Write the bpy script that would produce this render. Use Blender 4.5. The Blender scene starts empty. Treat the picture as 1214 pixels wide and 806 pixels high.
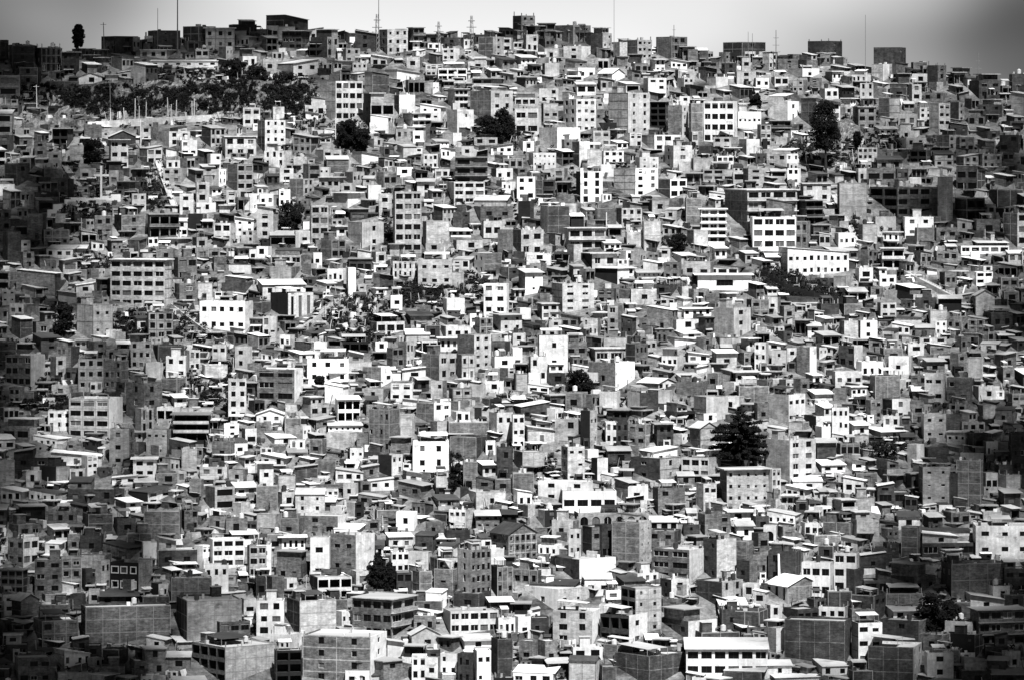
SUN_EL, SUN_AZ, SUN_E, SKY, EXPO, SHADE_CLOUDS = 55.0, 20.0, 5.0, 0.055, 0.85, True
import bpy, math, random
from mathutils import Vector, Matrix, noise

# ----------------------------------------------------------------------------
# the place: a steep hillside packed with brick houses, seen across a valley.
# pixel (px, py) of the 1214 x 806 photograph -> a ray from the camera at the
# origin; things stand where that ray meets the hillside.
# ----------------------------------------------------------------------------
F = 5200.0          # focal length in photo pixels (long telephoto)
CX, HY = 607.0, 150.0
PW, PH = 1214, 806
SLOPE = 0.45
ZB = -(806 - HY) / F * 1000.0

def plane_z(Y): return ZB + SLOPE * (Y - 1000.0)
def ground_at(px, py):
    k = (HY - py) / F
    Y = (ZB - 1000.0 * SLOPE) / (k - SLOPE)
    return Vector(((px - CX) / F * Y, Y, k * Y))

CREST = [(-400, 64), (0, 62), (100, 66), (118, 60), (200, 50), (270, 44), (340, 41), (400, 46), (450, 46), (520, 48), (565, 48), (600, 36), (650, 42),
         (700, 46), (740, 58), (800, 60), (850, 70), (900, 72), (950, 74), (1000, 72), (1030, 82), (1080, 84), (1130, 92), (1180, 104), (1214, 112), (1600, 132)]
def lerp_table(t, x):
    if x <= t[0][0]: return t[0][1]
    for (a, b), (c, d) in zip(t, t[1:]):
        if x <= c: return b + (d - b) * (x - a) / (c - a)
    return t[-1][1]
def crest_py(px): return lerp_table(CREST, px)

sc = bpy.context.scene
COL = sc.collection
R = random.Random(7)

# ------------------------------------------------------------------ materials
def new_mat(name):
    m = bpy.data.materials.new(name); m.use_nodes = True
    nt = m.node_tree; nt.nodes.clear()
    o = nt.nodes.new('ShaderNodeOutputMaterial'); b = nt.nodes.new('ShaderNodeBsdfPrincipled')
    nt.links.new(b.outputs[0], o.inputs[0])
    b.inputs['Specular IOR Level'].default_value = 0.25
    return m, nt, b

def wall_mat(name, alb, grain=0.3, stain=0.25, coursed=True, rough=0.9):
    """masonry: albedo varied per building (face attribute tint), by blotchy stains and by brick courses"""
    m, nt, b = new_mat(name)
    N, L = nt.nodes.new, nt.links.new
    geo = N('ShaderNodeNewGeometry'); tc = N('ShaderNodeTexCoord')
    cr = N('ShaderNodeVectorMath'); cr.operation = 'CROSS_PRODUCT'; cr.inputs[0].default_value = (0, 0, 1)
    L(geo.outputs['True Normal'], cr.inputs[1])
    dt = N('ShaderNodeVectorMath'); dt.operation = 'DOT_PRODUCT'
    L(cr.outputs[0], dt.inputs[0]); L(geo.outputs['Position'], dt.inputs[1])
    sep = N('ShaderNodeSeparateXYZ'); L(geo.outputs['Position'], sep.inputs[0])
    com = N('ShaderNodeCombineXYZ'); L(dt.outputs['Value'], com.inputs[0]); L(sep.outputs['Z'], com.inputs[1]); L(sep.outputs['Y'], com.inputs[2])
    def nz(scale, vec, det=3.0, rgh=0.6):
        mp = N('ShaderNodeMapping'); mp.inputs['Scale'].default_value = vec
        L(com.outputs[0], mp.inputs[0])
        n = N('ShaderNodeTexNoise'); n.inputs['Scale'].default_value = scale; n.inputs['Detail'].default_value = det
        n.inputs['Roughness'].default_value = rgh
        L(mp.outputs[0], n.inputs['Vector']); return n.outputs['Fac']
    fine = nz(1.0, (0.7, 4.4, 0.03) if coursed else (2.0, 1.5, 0.03), 4.0, 0.8)
    blot = nz(1.0, (0.22, 0.3, 0.02), 3.0, 0.6)
    streak = nz(1.0, (1.6, 0.12, 0.02), 2.0, 0.5)
    def rng(sock, lo, hi, a=0.3, c=0.7):
        r = N('ShaderNodeMapRange'); r.inputs[1].default_value = a; r.inputs[2].default_value = c
        r.inputs[3].default_value = lo; r.inputs[4].default_value = hi; L(sock, r.inputs[0]); return r.outputs[0]
    def mul(a, c):
        x = N('ShaderNodeMath'); x.operation = 'MULTIPLY'; L(a, x.inputs[0])
        if isinstance(c, float): x.inputs[1].default_value = c
        else: L(c, x.inputs[1])
        return x.outputs[0]
    at = N('ShaderNodeAttribute'); at.attribute_name = 'tint'
    v = mul(rng(at.outputs['Fac'], 0.72, 1.28, 0.0, 1.0), alb)
    v = mul(v, rng(fine, 1 - grain, 1 + grain))
    v = mul(v, rng(blot, 1 - stain, 1 + stain * 0.6))
    v = mul(v, rng(streak, 1 - stain * 0.7, 1.05))
    v = mul(v, rng(nz(1.0, (0.75, 1.0, 0.05), 7.0, 0.78), 1 - grain * 0.9, 1 + grain * 0.7, 0.36, 0.64))
    v = mul(v, rng(nz(1.0, (0.28, 0.42, 0.11), 5.0, 0.65), 1.0, 0.55, 0.60, 0.68))
    mn = N('ShaderNodeMath'); mn.operation = 'MINIMUM'; mn.inputs[1].default_value = 0.86; L(v, mn.inputs[0])
    c = N('ShaderNodeCombineColor')
    for i in range(3): L(mn.outputs[0], c.inputs[i])
    L(c.outputs[0], b.inputs['Base Color']); b.inputs['Roughness'].default_value = rough
    return m

def plain_mat(name, alb, rough=0.8, vary=0.2, scale=1.5, spec=0.25, metal=0.0):
    m, nt, b = new_mat(name)
    tc = nt.nodes.new('ShaderNodeTexCoord'); n = nt.nodes.new('ShaderNodeTexNoise'); n.inputs['Scale'].default_value = scale
    n.inputs['Detail'].default_value = 4.0
    nt.links.new(tc.outputs['Object'], n.inputs['Vector'])
    r = nt.nodes.new('ShaderNodeMapRange'); r.inputs[1].default_value = 0.3; r.inputs[2].default_value = 0.7
    r.inputs[3].default_value = alb * (1 - vary); r.inputs[4].default_value = alb * (1 + vary)
    nt.links.new(n.outputs['Fac'], r.inputs[0]); nt.links.new(r.outputs[0], b.inputs['Base Color'])
    b.inputs['Roughness'].default_value = rough; b.inputs['Specular IOR Level'].default_value = spec
    b.inputs['Metallic'].default_value = metal
    return m

M = {
    'W': wall_mat('white plaster', 0.76, 0.12, 0.26, False),
    'w': wall_mat('pale plaster', 0.56, 0.20, 0.32, False),
    'l': wall_mat('light cement render', 0.40, 0.36, 0.35, True),
    'b': wall_mat('brick', 0.150, 0.6, 0.4, True),
    'd': wall_mat('dark brick', 0.052, 0.6, 0.45, True),  # dark brick; on flanks and outer houses also shade put into the colour
    'k': wall_mat('black wall and shaded flank', 0.014, 0.3, 0.3, True),  # black paint, and on flanks shade put into the colour
    'frame': wall_mat('bare concrete', 0.27, 0.2, 0.25, False),
    'inshade': wall_mat('shaded room wall', 0.03, 0.2, 0.25, False),  # shade of the open bays is put into this near-black colour
    'deck': wall_mat('roof screed', 0.42, 0.2, 0.35, False),
    'tinb': wall_mat('bright sheet metal', 0.72, 0.14, 0.22, False, 0.6),
    'tinm': wall_mat('weathered sheet metal', 0.40, 0.2, 0.3, False, 0.7),
    'tind': wall_mat('old dark roofing', 0.05, 0.3, 0.35, False, 0.85),
    'glass': plain_mat('dark window glass', 0.004, 0.35, 0.3, 1.0, 0.15),
    'curtain': plain_mat('curtained window', 0.09, 0.8, 0.3, 2.0),
    'wframe': plain_mat('white window frame', 0.70, 0.6, 0.1),
    'gframe': plain_mat('grey window frame', 0.03, 0.6, 0.15),
    'door': plain_mat('painted door', 0.09, 0.6, 0.3),
    'tankb': plain_mat('black water tank plastic', 0.03, 0.5, 0.1),
    'tankw': plain_mat('pale water tank cement', 0.55, 0.8, 0.15),
    'leaf': plain_mat('dark foliage', 0.009, 0.9, 0.6, 0.6, 0.05),
    'scrub': plain_mat('dry scrub leaves', 0.016, 0.9, 0.7, 0.35, 0.05),
    'bark': plain_mat('bark', 0.02, 0.9, 0.4, 3.0),
    'steel': plain_mat('galvanised steel', 0.14, 0.5, 0.2, 2.0, 0.4),
    'palepole': plain_mat('pale wooden pole', 0.55, 0.8, 0.2, 2.0),
    'whitep': plain_mat('white painted concrete', 0.82, 0.7, 0.06, 0.6),
    'carpaint': plain_mat('pale car paint', 0.7, 0.3, 0.05, 1.0, 0.5),
    'tyre': plain_mat('tyre rubber', 0.02, 0.9, 0.2),
    'stair': wall_mat('stair concrete', 0.5, 0.2, 0.25, False),
    'rock': wall_mat('pale eroded earth', 0.22, 0.7, 0.75, False),
}

# ----------------------------------------------------------------- mesh maker
class Acc:
    def __init__(s): s.v = []; s.f = []; s.m = []; s.t = []; s.mat = None; s.tint = 0.5
    def poly(s, pts, m):
        n = len(s.v)
        for p in pts:
            s.v.append(tuple(s.mat @ Vector(p)) if s.mat else tuple(p))
        s.f.append(tuple(range(n, n + len(pts)))); s.m.append(m); s.t.append(s.tint)
    def box(s, x0, y0, z0, x1, y1, z1, m, bottom=True):
        a = [(x0, y0, z0), (x1, y0, z0), (x1, y1, z0), (x0, y1, z0), (x0, y0, z1), (x1, y0, z1), (x1, y1, z1), (x0, y1, z1)]
        fs = [(4, 5, 6, 7), (0, 1, 5, 4), (1, 2, 6, 5), (2, 3, 7, 6), (3, 0, 4, 7)]
        if bottom: fs.append((3, 2, 1, 0))
        for f in fs: s.poly([a[i] for i in f], m)
    def tube(s, a, b, r0, r1, m, n=6):
        a = Vector(a); b = Vector(b); d = (b - a).normalized()
        x = d.orthogonal().normalized(); y = d.cross(x)
        ra = [a + (x * math.cos(i * 2 * math.pi / n) + y * math.sin(i * 2 * math.pi / n)) * r0 for i in range(n)]
        rb = [b + (x * math.cos(i * 2 * math.pi / n) + y * math.sin(i * 2 * math.pi / n)) * r1 for i in range(n)]
        for i in range(n):
            j = (i + 1) % n; s.poly([ra[i], ra[j], rb[j], rb[i]], m)
        s.poly(rb, m); s.poly(ra[::-1], m)
    def mesh(s, name):
        me = bpy.data.meshes.new(name); me.from_pydata(s.v, [], s.f)
        used = sorted(set(s.m)); ix = {k: i for i, k in enumerate(used)}
        for k in used: me.materials.append(M[k])
        me.polygons.foreach_set('material_index', [ix[k] for k in s.m])
        at = me.attributes.new('tint', 'FLOAT', 'FACE'); at.data.foreach_set('value', s.t)
        me.update(); return me
    def build(s, name, parent=None, loc=None):
        o = bpy.data.objects.new(name, s.mesh(name)); COL.objects.link(o)
        if parent: o.parent = parent
        if loc is not None: o.location = loc
        return o

def tag(o, label=None, cat=None, group=None, kind=None):
    if label: o['label'] = label
    if cat: o['category'] = cat
    if group: o['group'] = group
    if kind: o['kind'] = kind
    return o
def empty(name, loc, rz=0.0):
    o = bpy.data.objects.new(name, None); COL.objects.link(o); o.location = loc; o.rotation_euler = (0, 0, rz)
    o.empty_display_size = 1.0
    return o

# ------------------------------------------------------------------ the houses
WIN = {}
def window_mesh(w, h, st, cur, fr):
    key = (round(w, 1), round(h, 1), st, cur, fr)
    if key in WIN: return WIN[key]
    w, h = key[0], key[1]
    a = Acc(); hw = w / 2
    a.poly([(-hw, 0, 0), (hw, 0, 0), (hw, 0, h), (-hw, 0, h)], 'curtain' if cur else 'glass')
    t = 0.06
    fm = 'wframe' if fr else 'gframe'
    for x0, x1, z0, z1 in ((-hw, -hw + t, 0, h), (hw - t, hw, 0, h), (-hw + t, hw - t, 0, t), (-hw + t, hw - t, h - t, h)):
        a.box(x0, -0.05, z0, x1, 0.0 - 0.004, z1, fm)
    n = int(w / 1.5)
    for i in range(1, n + 1):
        x = -hw + w * i / (n + 1)
        a.box(x - 0.025, -0.04, t, x + 0.025, -0.005, h - t, fm)
    WIN[key] = a.mesh('window'); return WIN[key]
FRM = {}
def surround_mesh(w, h):
    key = (round(w, 1), round(h, 1))
    if key not in FRM:
        a = Acc(); hw = key[0] / 2; h = key[1]; t = 0.24
        for x0, x1, z0, z1 in ((-hw - t, -hw, -t, h + t), (hw, hw + t, -t, h + t), (-hw, hw, -t, 0), (-hw, hw, h, h + t)):
            a.box(x0, -0.06, z0, x1, 0.0, z1, 'wframe')
        FRM[key] = a.mesh('window_frame')
    return FRM[key]

class ThingOut:
    """collects a house as a top-level empty with one mesh per part"""
    def __init__(s, tint): s.parts = []; s.named = {}; s.wins = []; s.tint = tint; s.off = (0, 0, 0); s.alias = {}
    def one(s, name):                      # a part that exists once
        name = s.alias.get(name, name)
        if name not in s.named:
            a = Acc(); a.tint = s.tint; s.named[name] = a; s.parts.append((name, a))
        a = s.named[name]; a.mat = Matrix.Translation(s.off); return a
    def each(s, name):                     # a part of which there are several
        a = Acc(); a.tint = s.tint; a.mat = Matrix.Translation(s.off); s.parts.append((name, a)); return a
    def window(s, P, ang, w, h, st, cur, fr): s.wins.append((tuple(Vector(P) + Vector(s.off)), ang, w, h, st, cur, fr))
    def finish(s, name, loc, rz):
        root = empty(name, loc, rz)
        for nm, a in s.parts:
            if a.f: a.build(nm, root)
        for (P, ang, w, h, st, cur, fr) in s.wins:
            o = bpy.data.objects.new('window', window_mesh(w, h, st, cur, fr)); COL.objects.link(o)
            o.parent = root; o.location = P; o.rotation_euler = (0, 0, ang)
            if st == 'f':
                q = bpy.data.objects.new('window_frame', surround_mesh(w, h)); COL.objects.link(q); q.parent = o
                q.location = (0, -0.235, 0)
        return root
class StuffOut:
    def __init__(s, acc, tint): s.a = acc; acc.tint = tint; s.base = acc.mat; s.alias = {}
    off = property(lambda s: (0, 0, 0), lambda s, v: setattr(s.a, 'mat', s.base @ Matrix.Translation(v)))
    def one(s, name): return s.a
    each = one
    def window(s, P, ang, w, h, st, cur, fr):
        c, sn = math.cos(ang), math.sin(ang); hw = w / 2
        def T(x, z): return (P[0] + c * x, P[1] + sn * x, P[2] + z)
        s.a.poly([T(-hw, 0), T(hw, 0), T(hw, h), T(-hw, h)], 'curtain' if cur else 'glass')

def spec(s):
    """'w3cb' -> tone, number, flags"""
    if s == '-': return None
    i = 1
    while i < len(s) and s[i].isdigit(): i += 1
    return s[0], int(s[1:i] or 0), s[i:]
def cols_for(n, floors, fl, width):
    if n == 0: return 0
    c = n
    if 'c' not in fl and floors > 1 and n >= 2 * floors and n >= 4: c = math.ceil(n / floors)
    return max(1, min(c, int(width / 1.25) or 1))

def facade(out, rnd, o, ud, n, wid, H, ext, tone, nc, nr, fl, door=False):
    """one wall with real openings: o = outside left corner, ud = along, n = outward normal"""
    a = out.one('wall')
    def P(u, z, d=0.0): return (o[0] + u * ud[0] - d * n[0], o[1] + u * ud[1] - d * n[1], z)
    def q(u0, u1, z0, z1, d=0.0, m=tone):
        if u1 - u0 > 1e-4 and z1 - z0 > 1e-4: a.poly([P(u0, z0, d), P(u1, z0, d), P(u1, z1, d), P(u0, z1, d)], m)
    if nc == 0 or wid < 1.2 or H < 1.2:
        q(0, wid, -ext, H); return
    ang = math.atan2(ud[1], ud[0])
    rh = H / nr; cell = wid / nc
    op = 'o' in fl
    if op: w, h, sill = cell * 0.86, rh * 0.68, rh * 0.12
    elif 'b' in fl: w, h, sill = min(cell * 0.78, 4.5), min(1.6, rh * 0.52), rh * 0.28
    elif 't' in fl: w, h, sill = min(1.15, cell * 0.55), rh * 0.72, rh * 0.14
    elif 's' in fl: w, h, sill = min(0.9, cell * 0.45), min(0.75, rh * 0.32), rh * 0.42
    elif 'a' in fl: w, h, sill = min(1.9, cell * 0.72), rh * 0.62, rh * 0.1
    else: w, h, sill = min(1.5, cell * 0.56), min(1.35, rh * 0.5), rh * 0.30
    dep = 2.4 if op else 0.24
    if not op and 'b' not in fl and 'a' not in fl and 'f' not in fl:
        kw, kh = rnd.uniform(.72, 1.2), rnd.uniform(.75, 1.15); w *= kw; sill += h * (1 - kh) * .5; h *= kh
    skip = 0.13 if (not getattr(out, 'whole', False) and 'c' not in fl and nc * nr >= 4 and not op) else 0.0
    shift = [rnd.uniform(-0.07, 0.07) * cell for _ in range(nc)]
    dcol = rnd.randrange(nc) if door else -1
    for r in range(nr):
        zb = r * rh if r else -ext
        zt = (r + 1) * rh
        u = 0.0
        for c in range(nc):
            ww = w * (1 if op or 'b' in fl or 'a' in fl else rnd.choice((.85, 1, 1, 1, 1.15)))
            hw = ww / 2; uc = (c + 0.5) * cell + (0 if (op or 'b' in fl or 'a' in fl) else shift[c])
            u0, u1 = uc - hw, uc + hw
            z0 = r * rh + sill; z1 = z0 + h * (1 if op or 'b' in fl or 'a' in fl else rnd.choice((.85, 1, 1, 1.12)))
            isdoor = r == 0 and c == dcol and not op
            if not isdoor and rnd.random() < skip: continue
            if isdoor: z0 = 0.02; z1 = min(rh * 0.8, 2.1); u0 = uc - min(0.5, hw); u1 = uc + min(0.5, hw)
            q(u, u0, zb, zt); q(u0, u1, zb, z0); q(u0, u1, z1, zt)
            im = 'inshade' if op else tone
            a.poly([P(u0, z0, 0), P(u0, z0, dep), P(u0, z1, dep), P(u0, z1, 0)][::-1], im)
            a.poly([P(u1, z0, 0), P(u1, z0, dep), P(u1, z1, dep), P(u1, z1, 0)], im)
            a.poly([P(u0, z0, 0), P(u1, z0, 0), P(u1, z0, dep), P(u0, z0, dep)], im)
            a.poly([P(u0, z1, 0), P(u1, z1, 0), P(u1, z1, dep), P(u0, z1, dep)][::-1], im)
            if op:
                q(u0, u1, z0, z1, dep, 'inshade')
            elif isdoor:
                dd = out.each('door')
                dd.poly([P(u0, z0, 0.16), P(u1, z0, 0.16), P(u1, z1, 0.16), P(u0, z1, 0.16)], 'door')
                if isinstance(out, ThingOut):
                    dd.poly([P(u0 + 0.08, z0 + 0.1, 0.13), P(u1 - 0.08, z0 + 0.1, 0.13), P(u1 - 0.08, z1 - 0.1, 0.13), P(u0 + 0.08, z1 - 0.1, 0.13)], 'door')
            else:
                if 'a' in fl:
                    K = 5; rr = hw
                    for sgn in (0, 1):
                        pts = []
                        for i in range(K + 1):
                            t = math.pi / 2 * i / K
                            x = uc - rr * math.cos(t) if sgn == 0 else uc + rr * math.cos(t)
                            pts.append((x, z1 - rr + rr * math.sin(t)))
                        cx = u0 if sgn == 0 else u1
                        for (xa, za), (xb, zb2) in zip(pts, pts[1:]):
                            tri = [P(cx, z1), P(xa, za), P(xb, zb2)]
                            a.poly(tri if sgn == 0 else tri[::-1], tone)
                cur = rnd.random() < (0.14 if 'f' not in fl else 0.4)
                fr = rnd.random() < 0.18
                out.window(P(uc, z0, dep - 0.03), ang, u1 - u0, z1 - z0, 'f' if 'f' in fl else '', cur, fr)
            u = u1
        q(u, wid, zb, zt)

def house(out, rnd, W, D, H, ext, nf, Ls, Rs, roof, detail=True, nofront=False, crest=False, bright=False):
    """local frame: near corner at the origin, right face along +x, left face along +y"""
    lt, ln, lf = Ls; rt, rn, rf = Rs
    rise = 0.0; par = 0.0; sl = 0.0
    if roof == 'p': rise = min(0.16 * D, 0.3 * H)
    elif roof == 'g': rise = min(0.28 * W, 0.34 * H)
    elif roof == 's': sl = 0.24
    else: par = min(0.9, rnd.choice((0.35, 0.5, 0.8, 0.25)), H * 0.2)
    Hw = H - rise - sl
    lc = cols_for(ln, nf, lf, D); rc = cols_for(rn, nf, rf, W)
    door = (not nofront) and rc > 0 and nf <= 3 and 'b' not in rf and 'c' not in rf and rnd.random() < 0.12
    a = out.one('wall')
    facade(out, rnd, (0, 0), (1, 0), (0, -1), W, Hw, ext, rt, rc, nf, rf, door)
    facade(out, rnd, (0, D), (0, -1), (-1, 0), D, Hw, ext, lt, lc, nf, lf)
    bt = lt if lt != 'k' else 'd'
    a.poly([(W, 0, -ext), (W, D, -ext), (W, D, Hw), (W, 0, Hw)], bt if rt not in 'Ww' else rt)
    a.poly([(W, D, -ext), (0, D, -ext), (0, D, Hw), (W, D, Hw)], bt)
    # concrete frame showing on bare brick and cement walls
    if detail:
        for tone, nc, wid, side in ((rt, rc, W, 0), (lt, lc, D, 1)):
            if tone in 'lbd' and (rnd.random() < ((1.0 if wid > 9 else 0.75) if nc == 0 else 0.3)) and wid > 3 and not ('o' in (rf, lf)[side]) and 'f' not in (rf, lf)[side]:
                fr = out.one('concrete_frame')
                nb = max(1, round(wid / rnd.uniform(3.0, 4.6)))
                if nc: nb = nc
                fm = 'frame' if tone != 'd' else rnd.choice(('b', 'b', 'frame'))
                if rnd.random() < 0.25: fm = 'b' if tone != 'b' else 'l'
                cw = 0.14
                zs = [i * Hw / nf for i in range(1, nf)] + [Hw - 0.12]
                p = 0.03
                us = [cw * 0.6 + (wid - cw * 1.2) * i / nb for i in range(nb + 1)]
                for uu in us:
                    if side == 0: fr.box(uu - cw / 2, -p, -ext, uu + cw / 2, 0.002, Hw - 0.02, fm)
                    else: fr.box(-p, uu - cw / 2, -ext, 0.002, uu + cw / 2, Hw - 0.02, fm)
                for zz in zs:
                    for ua, ub in zip(us, us[1:]):
                        if side == 0: fr.box(ua + cw / 2, -p * 0.8, zz - 0.1, ub - cw / 2, 0.002, zz + 0.1, fm)
                        else: fr.box(-p * 0.8, ua + cw / 2, zz - 0.1, 0.002, ub - cw / 2, zz + 0.1, fm)
    r = out.one('roof')
    tin = rnd.choice(('tinb', 'tinb', 'tinm', 'tinb', 'tinm', 'tind')) if rt in 'Wwl' else rnd.choice(('tinb', 'tinm', 'tind', 'tinm'))
    if bright: tin = 'tinb'
    if roof == 'f':
        t = 0.15
        # coping ring and inner faces of the parapet
        a.poly([(0, 0, H), (W, 0, H), (W - t, t, H), (t, t, H)], rt); a.poly([(W, 0, H), (W, D, H), (W - t, D - t, H), (W - t, t, H)], rt)
        a.poly([(W, D, H), (0, D, H), (t, D - t, H), (W - t, D - t, H)], bt); a.poly([(0, D, H), (0, 0, H), (t, t, H), (t, D - t, H)], lt)
        z = H - par
        a.poly([(t, t, z), (t, t, H), (W - t, t, H), (W - t, t, z)], rt); a.poly([(W - t, D - t, z), (W - t, D - t, H), (t, D - t, H), (t, D - t, z)], bt)
        a.poly([(t, D - t, z), (t, D - t, H), (t, t, H), (t, t, z)], lt); a.poly([(W - t, t, z), (W - t, t, H), (W - t, D - t, H), (W - t, D - t, z)], rt)
        r.box(t, t, z - 0.12, W - t, D - t, z + 0.01, 'deck')
        if detail:
            if rnd.random() < 0.34 and W > 3.4:
                for (x, y) in ((0.3, 0.3), (W - 0.3, 0.3), (0.3, D - 0.3), (W - 0.3, D - 0.3)):
                    hh = rnd.uniform(0.5, 1.3)
                    out.each('column_stub').box(x - 0.11, y - 0.11, z + 0.01, x + 0.11, y + 0.11, H + hh, 'frame')
            if rnd.random() < 0.25 and W > 4 and D > 4.5 and not crest:
                b = out.one('stair_head'); x = rnd.uniform(0.4, W - 2.9); y = D - 2.9
                b.box(x, y, z + 0.01, x + 2.3, y + 2.3, z + 2.3, bt)
                b.box(x - 0.2, y - 0.2, z + 2.304, x + 2.5, y + 2.5, z + 2.42, 'deck')
            if rnd.random() < 0.22 and W > 3:
                b = out.one('water_tank'); x = rnd.uniform(0.9, W - 0.9); y = rnd.uniform(1.0, D - 1.0)
                tm = rnd.choice(('tankb', 'tankw'))
                b.tube((x, y, z + 0.012), (x, y, z + 0.5), 0.45, 0.45, 'frame', 8); b.tube((x, y, z + 0.504), (x, y, z + 1.7), 0.62, 0.62, tm, 10)
                b.tube((x, y, z + 1.704), (x, y, z + 1.9), 0.5, 0.15, tm, 10)
            if rnd.random() < 0.55 and W > 3:
                for _ in range(rnd.randint(2, 5)):
                    x, y = rnd.uniform(.4, W - .4), rnd.uniform(.4, D - .4); q_ = rnd.uniform(.15, .5)
                    out.each('roof_junk').box(x - q_ * rnd.uniform(.5, 1.5), y - q_ * .6, z + .012, x + q_, y + q_ * .6, z + rnd.uniform(.4, 1.2), rnd.choice(('W', 'l', 'd', 'tinm', 'tankb', 'w')))
            if rnd.random() < 0.3 and W > 3 and not crest:
                b = out.one('roof_awning'); x0 = rnd.uniform(0.2, W * 0.4); x1 = rnd.uniform(W * 0.6, W - 0.2); y0 = rnd.uniform(0.5, D * .4)
                zz = z + rnd.uniform(1.5, 2.1)
                b.poly([(x0, y0, zz), (x1, y0, zz), (x1, D - .3, zz + .5), (x0, D - .3, zz + .5)], tin)
                b.poly([(x0, D - .3, zz + .44), (x1, D - .3, zz + .44), (x1, y0, zz - .06), (x0, y0, zz - .06)], tin)
                for (x, y, k) in ((x0 + .1, y0 + .1, 0), (x1 - .1, y0 + .1, 0), (x0 + .1, D - .5, .4), (x1 - .1, D - .5, .4)):
                    b.tube((x, y, z + .012), (x, y, zz + k - .05), 0.06, 0.06, 'frame', 4)
    elif roof == 's':
        ov = rnd.choice((0.45, 0.7, 1.0))
        rm = 'W' if rt == 'W' else ('w' if rt in 'wl' else 'frame')
        r.box(-ov, -ov, H - sl + 0.003, W + ov * 0.6, D + 0.1, H, rm)
        if 'b' in rf or 'o' in rf:
            for i in range(1, nf):
                z = i * Hw / nf
                if rt == 'l' and nf >= 5 and i not in (3, nf - 1): continue
                b = out.each('balcony')
                b.box(-0.25, -0.8, z - 0.1, W + 0.2, -0.004, z + 0.1, rm)
                if 'o' in rf or rnd.random() < 0.35:
                    b.box(-0.25, -0.8, z + 0.103, W + 0.2, -0.7, z + 0.75, rt if rt != 'k' else 'w')
    elif roof == 'p':
        ov = rnd.choice((0.3, 0.5, 0.8)); th = 0.07
        side = rnd.random() < 0.3
        if not side:
            zf, zk = Hw, Hw + rise
            a.poly([(0, 0, Hw), (0, D, zk), (0, D, Hw)], lt); a.poly([(W, 0, Hw), (W, D, Hw), (W, D, zk)], rt)
            a.poly([(W, D, Hw), (0, D, Hw), (0, D, zk), (W, D, zk)], bt)
            k = rise / D
            A = [(-ov * .5, -ov, zf - k * ov), (W + ov * .5, -ov, zf - k * ov), (W + ov * .5, D + .1, zk + k * .1), (-ov * .5, D + .1, zk + k * .1)]
        else:
            zf, zk = Hw, Hw + rise
            if rnd.random() < 0.5: zl, zr = Hw, Hw + rise
            else: zl, zr = Hw + rise, Hw
            a.poly([(0, 0, Hw), (W, 0, Hw), (W, 0, zr), (0, 0, zl)], rt); a.poly([(W, D, Hw), (0, D, Hw), (0, D, zl), (W, D, zr)], bt)
            a.poly([(0, D, Hw), (0, 0, Hw), (0, 0, zl), (0, D, zl)], lt); a.poly([(W, 0, Hw), (W, D, Hw), (W, D, zr), (W, 0, zr)], rt)
            A = [(-.1, -ov, zl), (W + .1, -ov, zr), (W + .1, D + .1, zr), (-.1, D + .1, zl)]
        up = [(x, y, z + 0.02 + th) for x, y, z in A]; lo = [(x, y, z + 0.02) for x, y, z in A]
        r.poly(up, tin); r.poly(lo[::-1], tin)
        for i in range(4):
            j = (i + 1) % 4; r.poly([lo[i], lo[j], up[j], up[i]], tin)
    else:
        ov = 0.35; k = rise / (W / 2); th = 0.08
        for y, t in ((0, rt), (D, bt)):
            p = [(0, y, Hw), (W, y, Hw), (W / 2, y, Hw + rise)]
            a.poly(p if y == 0 else p[::-1], t)
        for sx in (0, 1):
            x0 = -ov if sx == 0 else W + ov
            zl = Hw - k * ov
            A = [(x0, -ov, zl), (W / 2, -ov, Hw + rise), (W / 2, D + .1, Hw + rise), (x0, D + .1, zl)]
            if sx == 1: A = [A[1], A[0], A[3], A[2]]
            up = [(x, y, z + .02 + th) for x, y, z in A]; lo = [(x, y, z + .02) for x, y, z in A]
            r.poly(up, tin); r.poly(lo[::-1], tin)
            for i in range(4):
                j = (i + 1) % 4; r.poly([lo[i], lo[j], up[j], up[i]], tin)

def stepped(out, rnd, W, D, H, ext, nf, L, Rr, roof, detail, nofront, crest):
    """a house whose top storey is a smaller room set on part of the roof below"""
    k = (nf - 1) / nf; H1 = H * k + .5
    def less(sp):
        t, n, f = sp; return (t, n if ('c' in f or n < 4) else max(1, round(n * k)), f)
    house(out, rnd, W, D, H1, ext, nf - 1, less(L), less(Rr), 'f', False, nofront, crest)
    fx = rnd.uniform(.42, .72); w2 = W * fx; x0 = rnd.choice((0.16, W - w2 - .16)); y0 = rnd.choice((.16, min(1.6, D * .25)))
    d2 = D - y0 - .2; base = H1 - min(.9, H1 * .2)
    out.off = (x0, y0, H1 - .3); out.alias = {'roof': 'upper_roof'}
    t2 = rnd.choice((Rr[0], Rr[0], 'b', 'l'))
    house(out, rnd, w2, d2, H - H1 + .3, .25, 1, (rnd.choice((L[0], 'b')), 0, ''), (t2, rnd.choice((0, 1, 1, 2)), 'c'), rnd.choice('pps'), False, True, crest)
    out.off = (0, 0, 0); out.alias = {}
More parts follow.
